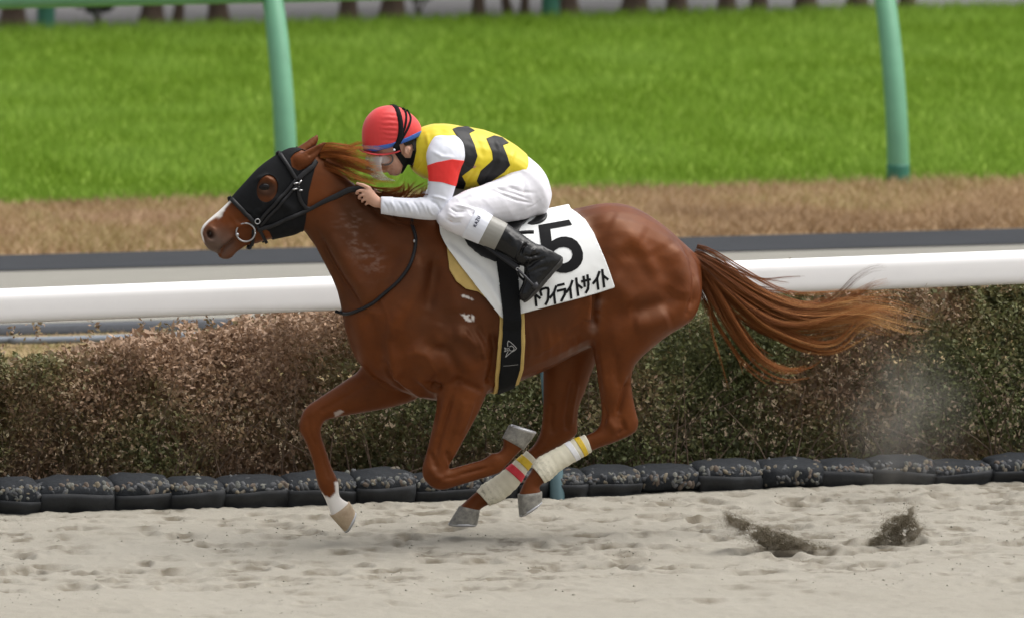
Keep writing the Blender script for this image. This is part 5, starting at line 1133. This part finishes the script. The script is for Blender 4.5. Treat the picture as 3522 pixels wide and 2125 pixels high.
# silks
M_yel = simple('silk_yellow', (0.70, 0.56, 0.010), 0.5, 0.06, 12, bump=0.15, bscale=60, sheen=0.2)
M_blk = simple('silk_black', (0.013, 0.013, 0.014), 0.5, 0.15, 12, bump=0.15, bscale=60, spec=0.3)
M_wsl = simple('silk_white', (0.69, 0.71, 0.78), 0.5, 0.03, 12, bump=0.12, bscale=50, sheen=0.15)
M_red = simple('silk_red', (0.78, 0.025, 0.02), 0.5, 0.06, 12, bump=0.15, bscale=60)
M_brc = simple('breeches_white', (0.70, 0.69, 0.735), 0.55, 0.03, 12, bump=0.12, bscale=50)
def crease(v, t, lines):
    n = normals(v, t); p = PJs(v); o = v.copy()
    for ln, w, amp in lines:
        d, u = polyd(p, ln); amp = amp*1.7; w = w*0.85; k = np.exp(-(d/w)**2)*np.clip(np.sin(np.pi*np.clip(u, .04, .96))*1.6, 0, 1); o = o+n*(amp*k)[:, None]
    return o
sv_, st_ = build([(L['torso'], 0), (L_([(1436, 468, 1418, 560, 0.055), (1455, 452, 1432, 585, 0.085), (1490, 445, 1465, 600, 0.12)]), 0.03)], 0.010, 0.0062, 3)
sv_ = crease(sv_, st_, [([(1465, 455), (1475, 500), (1472, 560), (1478, 610)], 9, 0.004), ([(1600, 640), (1625, 600), (1640, 560)], 8, -0.004), ([(1660, 640), (1690, 590), (1720, 545)], 9, -0.003), ([(1700, 470), (1720, 520), (1715, 580)], 10, 0.003),
    ([(1590, 560), (1620, 580), (1660, 575)], 7, -0.004), ([(1560, 450), (1600, 500), (1598, 540)], 12, 0.004), ([(1770, 520), (1755, 560), (1735, 610)], 6, 0.004), ([(1620, 450), (1650, 500), (1665, 560)], 12, -0.003), ([(1430, 590), (1450, 560), (1455, 520)], 6, -0.004)])
sv_ = sv_ + normals(sv_, st_)*(0.006*(0.2-np.abs(fbm(sv_[:, 0]*13+sv_[:, 2]*7, sv_[:, 2]*5-sv_[:, 0]*4+sv_[:, 1]*4, 2, 55)))+0.0035*fbm(sv_[:, 0]*14+sv_[:, 2]*8, sv_[:, 2]*9+sv_[:, 1]*5, 3, 15))[:, None]
sn_ = normals(sv_, st_); sp_ = PJs(sv_)
neckcut = polysd(sp_, [(1425, 380), (1900, 380), (1900, 800), (1380, 800), (1415, 600), (1432, 520)])
J('shirt', piece(sv_, st_, sn_, neckcut, 0.0, 0.005), M_yel)
c2 = lambda p: np.asarray(p, float)/2.564+np.array([1150, 320])
b1 = c2([(1040, 322), (1090, 303), (1180, 300), (1240, 335), (1190, 360), (1235, 460), (1262, 560), (1225, 660), (1125, 735), (1160, 800), (1140, 850), (1060, 840), (1040, 790), (1060, 690), (1100, 600), (1130, 560), (1120, 470), (1085, 390)])
b2 = c2([(1340, 405), (1410, 378), (1480, 395), (1540, 445), (1485, 465), (1525, 560), (1550, 640), (1500, 700), (1390, 775), (1400, 800), (1290, 830), (1255, 780), (1290, 690), (1370, 620), (1398, 590), (1390, 520)])
for b in (b1, b2):
    top = b.copy(); s = polysd(sp_, np.vstack([b, ])); J('chevron_band', piece(sv_, st_, sn_, np.minimum(s, neckcut), 0.0018, 0.004), M_blk)
# sleeves and armband
slv = build([(L['uarm'], 0), (L['farm'], 0.02)], 0.009, 0.0056, 2)
ln = []
for k in range(6): x = 1330+26*k; ln.append(([(x-14, 692), (x, 712), (x+10, 738)], 4.5, 0.0026*(1 if k % 2 else -1)))
ln += [([(1478, 690), (1500, 700), (1520, 730)], 5, -0.004), ([(1482, 675), (1510, 680), (1540, 690)], 5, 0.004), ([(1485, 520), (1520, 540), (1570, 545)], 8, 0.003), ([(1470, 705), (1480, 730), (1495, 745)], 5, 0.003)]
slv = (crease(*slv, ln), slv[1]); slv = (slv[0]+normals(*slv)*(0.002*fbm(slv[0][:, 0]*30, slv[0][:, 2]*22, 2, 9)+0.0045*(0.2-np.abs(fbm(slv[0][:, 0]*14+slv[0][:, 2]*6, slv[0][:, 2]*13+slv[0][:, 1]*6, 2, 19))))[:, None], slv[1])
pl = PJ(slv[0]); nl = normals(*slv)
cuff = np.where(pl[:, 0] < 1420, pl[:, 0]-1311.0, 99)
for k, sgn in enumerate((1, -1)):
    s_v = slv[0]; s_ = piece(s_v, slv[1], nl, cuff, 0.0, 0.004)
    arm = polysd(pl, [(1455, 576), (1500, 560), (1555, 549), (1610, 556), (1610, 648), (1560, 640), (1520, 628), (1455, 622)])
    ab = piece(s_v, slv[1], nl, arm, 0.002, 0.004); cf = piece(s_v, slv[1], nl, np.minimum(cuff, 1352-pl[:, 0]), 0.0022, 0.004)
    f_ = (lambda a: a) if sgn > 0 else (lambda a: far(a, sdn*0.8))
    J('sleeve', f_(s_), M_wsl); J('armband', f_(ab), M_red); J('cuff', f_(cf), M_wsl)
# breeches
kn = L_(shin_n[:4]); br_v = build([(L['pelvis'], 0), (L['thigh'], 0.03), (far(L['thigh']), 0.03), (kn, 0.008), (far(kn), 0.008)], 0.008, 0.0054, 3)
ln = [([(1560, 690), (1640, 660), (1740, 640), (1800, 640)], 9, 0.004), ([(1700, 660), (1780, 690), (1830, 700)], 5, -0.004), ([(1690, 645), (1770, 668), (1826, 690)], 5, -0.003), ([(1740, 640), (1790, 660), (1840, 665)], 6, -0.003), ([(1830, 560), (1800, 620), (1810, 690)], 9, -0.003),
    ([(1545, 715), (1570, 730), (1600, 728)], 5, -0.005), ([(1540, 735), (1565, 750), (1600, 745)], 5, 0.004), ([(1535, 755), (1560, 768), (1590, 765)], 5, -0.004), ([(1560, 705), (1610, 715), (1650, 730)], 6, 0.004), ([(1620, 735), (1660, 745), (1700, 752)], 6, -0.007), ([(1810, 720), (1840, 705), (1868, 680)], 3, -0.002)]
br_v = (crease(*br_v, ln), br_v[1]); bq = br_v[0]; fu = bq[:, 0]*0.85-bq[:, 2]*0.5; fw_ = bq[:, 0]*0.5+bq[:, 2]*0.85
br_v = (bq+normals(*br_v)*(0.0022*fbm(bq[:, 0]*16, bq[:, 2]*16+bq[:, 1]*6, 3, 4)+0.0055*(0.22-np.abs(fbm(fu*5+bq[:, 1]*4, fw_*17+fu*6, 2, 44))))[:, None], br_v[1])
bp = PJs(br_v[0]); shin_line = np.array([(1530, 745), (1820, 893)], float); dv = (shin_line[1]-shin_line[0]); dv /= np.linalg.norm(dv)
J('breeches', br_v, M_brc)
# gaiter cuffs with lettering, boot tops, boots
bt_v = build([(L['shin'], 0), (L['foot'], 0.014)], 0.011, 0.0046, 2)
t_ = lambda p: (p-np.array([1545, 740]))@dv
ln = [([(1790, 880), (1800, 850), (1815, 838)], 5, -0.008), ([(1775, 895), (1785, 860), (1800, 830)], 5, 0.006), ([(1805, 905), (1825, 870), (1845, 855)], 6, 0.006), ([(1815, 920), (1840, 900), (1880, 885)], 5, -0.006), ([(1818, 940), (1850, 925), (1885, 915)], 5, -0.004), ([(1745, 800), (1770, 830), (1765, 870)], 10, 0.003), ([(1800, 880), (1830, 885), (1860, 875)], 5, -0.006)]
bt_v = (crease(*bt_v, ln), bt_v[1]); bt_p = PJ(bt_v[0]); bn_ = normals(*bt_v); ta = t_(bt_p)
bt_v = (bt_v[0]+bn_*(0.004*fbm(bt_v[0][:, 0]*22, bt_v[0][:, 2]*22, 3, 4)*np.clip((ta-230)/40, 0, 1))[:, None], bt_v[1]); bn_ = normals(*bt_v)
M_boot = simple('boot_leather', (0.007, 0.007, 0.0075), 0.25, 0.3, 20, bump=0.4, bscale=45, spec=0.32)
M_btop = simple('boot_top_taupe', (0.25, 0.243, 0.218), 0.35, 0.05, 10, spec=0.4)
M_sole = simple('boot_sole', (0.030, 0.029, 0.028), 0.6, 0.2, 30)
tt0 = t_(np.array([1668.0, 790.0])); tt1 = t_(np.array([1721.0, 816.0])); tc0 = t_(np.array([1612.0, 770.0]))
sole_s = polysd(bt_p, [(1950, 870), (1932, 905), (1895, 945), (1862, 985), (1826, 1030), (1800, 1050), (1850, 1060), (1990, 930)])+9
for sgn in (1, -1):
    f_ = (lambda a: a) if sgn > 0 else (lambda a: far(a))
    boot = J('boot', f_(piece(bt_v[0], bt_v[1], bn_, ta-tt1, 0.0, 0.005)), M_boot)
    v, t = f_(piece(bt_v[0], bt_v[1], bn_, np.where(ta > 260, sole_s, -9), 0.003, 0.006)); obj('sole', v-JO, t, M_sole, boot)
    v, t = f_(piece(bt_v[0], bt_v[1], bn_, np.minimum(ta-tt0, tt1-ta+2), 0.001, 0.005)); obj('boot_top', v-JO, t, M_btop, boot)
    J('gaiter', f_(piece(bt_v[0], bt_v[1], bn_, np.minimum(ta-tc0, tt0-ta+2), 0.0025, 0.006)), M_wsl)
KB = bvh_of(bt_v[0]+bn_*0.003, bt_v[1])
c4 = lambda p: np.asarray(p, float)/4.374+np.array([1480, 720])
K = [[(0, 0), (0, 1)], [(0.7, 0), (0.05, 0.55)], [(0.2, 0.45), (0.75, 1)]]; A_ = [[(0, 1), (0.4, 0), (0.8, 1)], [(0.15, 0.65), (0.65, 0.65)]]; Z = [[(0, 0), (0.7, 0), (0, 1), (0.7, 1)]]; U_ = [[(0, 0), (0, 0.75), (0.35, 1), (0.7, 0.75), (0.7, 0)]]
rd = np.array([(735-665), (110-262)], float); ul = np.linalg.norm(rd); rd /= ul; up2 = np.array([rd[1], -rd[0]])
polys = []
for i_, ch in enumerate((K, A_, Z, U_)):
    for stn in ch:
        for a, b in zip(stn[:-1], stn[1:]):
            f2 = lambda q: np.array([688, 272])+rd*(i_*44+q[0]*40)+up2*((1-q[1])*50)
            polys.append(c4(stroke_poly([f2(a), f2(b)], 11)))
v, t = decal(polys, KB, 0.002, 9); o = J('lettering', (v, t), NT('lettering_navy').set(color=(0.02, 0.02, 0.05), rough=0.6).m); o['label'] = 'dark letters KAZU on the white gaiter'

# cap and goggles
M_cap = simple('cap_red', (0.66, 0.035, 0.035), 0.55, 0.06, 20, bump=0.2, bscale=60, sheen=0.15)
M_blue = simple('cap_band_blue', (0.035, 0.125, 0.46), 0.5, 0.05)
cap = [(1254, 526, 1446, 462, 0.096), (1248, 500, 1448, 440, 0.100), (1246, 465, 1436, 415, 0.101), (1250, 432, 1412, 391, 0.094), (1264, 403, 1384, 374, 0.078), (1288, 379, 1356, 365, 0.050), (1310, 369, 1338, 364, 0.022)]
cv, ct_ = build([(loft(cap, n=40, sub=5, e=0.95), 0)], 0.0, 0.0046, 2)
cpx = PJs(cv); cn_ = normals(cv, ct_)
wr = 0.0022*np.sin(cpx[:, 1]*0.36+2*fbm(cpx[:, 0]*0.05, cpx[:, 1]*0.03, 2, 2))*np.exp(-((cpx[:, 0]-1345)/26)**2)*np.exp(-((cpx[:, 1]-445)/60)**2)
cv = cv+cn_*wr[:, None]; cn_ = normals(cv, ct_)
helm = J('cap', (cv, ct_), M_cap); CPB = bvh_of(cv, ct_)
obj('cap_band', *(lambda vt: (vt[0]-JO, vt[1]))(piece(cv, ct_, cn_, polysd(cpx, [(1220, 498), (1258, 502), (1300, 503), (1345, 495), (1400, 474), (1480, 436), (1480, 458), (1402, 496), (1348, 515), (1300, 521), (1254, 518), (1220, 512)]), 0.0035, 0.005)), M_blue, helm)
bv, bt = loft([(1234, 512, 1236, 517, 0.020), (1244, 517, 1248, 525, 0.055), (1262, 522, 1268, 532, 0.082), (1300, 524, 1306, 534, 0.092), (1340, 518, 1346, 527, 0.094), (1360, 512, 1364, 520, 0.09)], n=24); obj('peak', bv-JO, bt, M_cap, helm)
bv, bt = ellipsoid(Wp(1315, 376, -0.012), np.diag([0.009, 0.009, 0.004]), 8); obj('button', bv-JO, bt, M_cap, helm)
gog = empty('goggles', (0, 0, 0)); gog.parent = jockey; gog['label'] = 'clear goggles with black straps over the cap'
for line, w in (([(1356, 366), (1368, 385), (1378, 430), (1374, 475), (1358, 512)], 0.012), ([(1384, 372), (1396, 395), (1394, 430), (1384, 460), (1366, 500)], 0.0055), ([(1398, 380), (1411, 405), (1407, 430), (1394, 458), (1372, 495)], 0.0055)):
    P = on_surface(line, CPB, 0.003); P = np.concatenate([mirp(P)[::-1], P]) if False else P
    for sgn in (1, -1):
        v, t = tube(P*np.array([1, sgn, 1]), w, 8, 1, flat=(1, 0.3)); obj('strap', v-JO, t, M_lycra, gog)
mg = NT('clear_plastic'); mg.set(color=(0.9, 0.88, 0.86), rough=0.08, spec=0.8, alpha=0.30); M_clear = mg.m
frame = [(1300, 548), (1312, 536), (1332, 531), (1348, 538), (1350, 554), (1338, 566), (1318, 568), (1304, 562)]
P = np.array([Wp(x, y, -0.074+0.0011*max(0, 1330-x)) for x, y in frame+frame[:1]])
for sgn in (1, -1):
    v, t = tube(P*np.array([1, sgn, 1]), 0.0042, 8, 4); obj('frame', v-JO, t, simple('goggle_frame', (0.10, 0.09, 0.085), 0.35), gog)
    c = P[:-1].mean(0)*np.array([1, sgn, 1]); v, t = ellipsoid(c, np.array([[0.032, 0.010*sgn, 0], [0, 0.010, 0], [0, 0, 0.022]]), 10); obj('lens', v-JO, t, M_clear, gog)
# clear face shield hanging below the peak
sh = [(1262, 535, 1300, 534, 0.090), (1256, 560, 1300, 556, 0.094), (1262, 590, 1306, 586, 0.090), (1284, 612, 1318, 606, 0.080), (1312, 622, 1330, 616, 0.060)]
rows = [np.concatenate([Wp(s[0], s[1], 0), [s[4]]]) for s in sh]; R_ = catmull(rows, 5); th = np.linspace(-1.25, 1.25, 22)
V = np.stack([np.stack([r[0]+(1-np.cos(th))*0.085, r[3]*np.sin(th), np.full(22, r[2])], -1) for r in R_]); m_, n_ = V.shape[:2]
i = np.arange(m_-1)[:, None]*n_; j = np.arange(n_-1)[None]; q4 = np.stack([i+j, i+j+1, i+n_+j+1, i+n_+j], -1).reshape(-1, 4); tq = np.concatenate([q4[:, [0, 1, 2]], q4[:, [0, 2, 3]]])
vv = V.reshape(-1, 3); vv = vv+0.004*np.stack([fbm(vv[:, 2]*30, vv[:, 1]*30, 2, k) for k in range(3)], -1)
v, t = shell(vv, tq, normals(vv, tq), 0, 0.0015); obj('face_shield', v-JO, t, M_clear, gog)['label'] = 'clear plastic face shield'
# dark chin harness, hair at the nape
J('chin_harness', piece(jv, jt, jn, np.where(np.abs(jv[:, 1]) < 0.12, polysd(jp, [(1350, 500), (1372, 498), (1380, 530), (1392, 544), (1412, 545), (1420, 520), (1430, 515), (1432, 545), (1412, 575), (1402, 600), (1396, 604), (1378, 600), (1386, 572), (1372, 550), (1358, 530)]), -9), 0.006, 0.006), M_lycra)
hz = piece(jv, jt, jn, np.where(np.abs(jv[:, 1]) < 0.12, polysd(jp, [(1380, 480), (1400, 470), (1460, 445), (1452, 505), (1440, 525), (1424, 520), (1416, 496), (1392, 500)])+4*fbm(jp[:, 0]*0.2, jp[:, 1]*0.2, 2, 3), -9), 0.010, 0.009)
J('hair', hz, simple('hair_black', (0.012, 0.010, 0.010), 0.6, 0.4, 60, bump=0.8, bscale=200))
q = Wp(1356, 517, -0.112); bv, bt = ellipsoid(q, np.eye(3)*0.006, 8); J('harness_stud', (bv, bt), M_wsl)
# ================================================================== sand thrown up by the hooves
OCT = np.array([(1, 1, 1), (-1, -1, 1), (-1, 1, -1), (1, -1, -1)], float)*0.75
OCF = np.array([(0, 2, 1), (0, 1, 3), (0, 3, 2), (1, 2, 3)])
M_grain = col_mat('thrown_sand', 0.95, 0.1, 0.0)
def grains(name, poly, core, n, Y0, seed, label):
    r = np.random.default_rng(seed); poly = np.array(poly, float); lo, hi = poly.min(0)-30, poly.max(0)+30
    p = r.uniform(lo, hi, (n*12, 2)); sd = polysd(p, poly); dc, u = polyd(p, core)
    w = np.clip(0.5+sd/40, 0, 1)**1.2*np.clip(0.6+1.3*fbm(p[:, 0]*0.035, p[:, 1]*0.05, 3, seed), 0.02, 1)*np.exp(-(dc/40)**2) + 0.05*np.exp(-(dc/48)**2)
    p = p[r.random(len(p)) < w][:n]; sd = polysd(p, poly); m_ = len(p)
    yy = Y0+r.normal(0, 0.05, m_); c = Wp(p[:, 0], p[:, 1], yy); c[:, 2] = np.maximum(c[:, 2], 0.004)
    s = r.uniform(0.0009, 0.0022, m_)*np.where(r.random(m_) < 0.05, 1.9, 1)*np.where(sd < 0, 0.65, 1)
    V = (c[:, None]+OCT[None]*s[:, None, None]*(0.6+0.8*r.random((m_, 4, 1)))).reshape(-1, 3)
    T = (np.arange(m_)[:, None, None]*4+OCF[None]).reshape(-1, 3)
    k = np.clip(0.36+0.9*fbm(p[:, 0]*0.05, p[:, 1]*0.06, 3, seed+3)-0.011*sd+r.normal(0, 0.12, m_), 0, 1)[:, None]
    cl = np.array([0.150, 0.126, 0.088])*(1-k)+np.array([0.36, 0.325, 0.26])*k
    cl = np.concatenate([np.repeat(cl, 4, 0), np.ones((4*m_, 1))], 1)
    o = tag(obj(name, V, T, M_grain, smooth=False, attrs={'col': (cl, 'FLOAT_COLOR', 'POINT')}), label, 'sand spray', kind='stuff'); return o
g1 = Gp(2690, 1892)[1]; g2 = Gp(3060, 1874)[1]
grains('sand_spray', [(2498, 1768), (2530, 1780), (2590, 1800), (2660, 1820), (2720, 1838), (2780, 1858), (2841, 1886), (2760, 1893), (2697, 1893), (2637, 1888), (2607, 1867), (2578, 1838), (2540, 1815), (2508, 1800)],
    [(2505, 1775), (2570, 1812), (2630, 1850), (2700, 1872), (2830, 1888)], 30000, g1, 5, 'dark wet sand thrown up leftwards behind the hind hooves')
grains('sand_spray', [(2987, 1876), (3014, 1828), (3050, 1785), (3100, 1768), (3143, 1735), (3138, 1778), (3173, 1818), (3143, 1857), (3094, 1876)],
    [(3010, 1870), (3050, 1820), (3100, 1795), (3130, 1770), (3150, 1820), (3100, 1865)], 19000, g2, 6, 'smaller fan of sand thrown up behind the tail')
# veil of fine dust over the right-hand stone bags
dm = bpy.data.materials.new('dust_air'); dm.use_nodes = True; nt = dm.node_tree; nt.nodes.clear()
out = nt.nodes.new('ShaderNodeOutputMaterial'); pv_ = nt.nodes.new('ShaderNodeVolumePrincipled'); pv_.inputs['Color'].default_value = (0.80, 0.74, 0.64, 1)
tc = nt.nodes.new('ShaderNodeTexCoord'); gn_ = nt.nodes.new('ShaderNodeTexGradient'); gn_.gradient_type = 'QUADRATIC_SPHERE'
mp = nt.nodes.new('ShaderNodeMapping'); nz_ = nt.nodes.new('ShaderNodeTexNoise'); nz_.inputs['Scale'].default_value = 2.1; nz_.inputs['Detail'].default_value = 4
nt.links.new(tc.outputs['Object'], gn_.inputs[0]); nt.links.new(tc.outputs['Object'], nz_.inputs['Vector'])
rp_ = nt.nodes.new('ShaderNodeValToRGB'); rp_.color_ramp.elements[0].position = 0.40; rp_.color_ramp.elements[1].position = 0.66; nt.links.new(nz_.outputs[0], rp_.inputs[0])
m1 = nt.nodes.new('ShaderNodeMath'); m1.operation = 'MULTIPLY'; nt.links.new(gn_.outputs['Fac'], m1.inputs[0]); nt.links.new(rp_.outputs[0], m1.inputs[1])
m2 = nt.nodes.new('ShaderNodeMath'); m2.operation = 'MULTIPLY'; m2.inputs[1].default_value = 2.1; nt.links.new(m1.outputs[0], m2.inputs[0]); nt.links.new(m2.outputs[0], pv_.inputs['Density'])
nt.links.new(pv_.outputs[0], out.inputs['Volume'])
dv_, dt_ = ellipsoid((0, 0, 0), np.eye(3), 14)
dc_ = Wp(3110, 1600, 1.3); du = obj('dust_cloud', dv_, dt_, dm); du.location = (dc_[0]-0.0, 1.3, 0.42); du.scale = (0.44, 0.4, 0.58)
tag(du, 'faint pale dust hanging over the stone bags behind the tail', 'dust', kind='stuff')
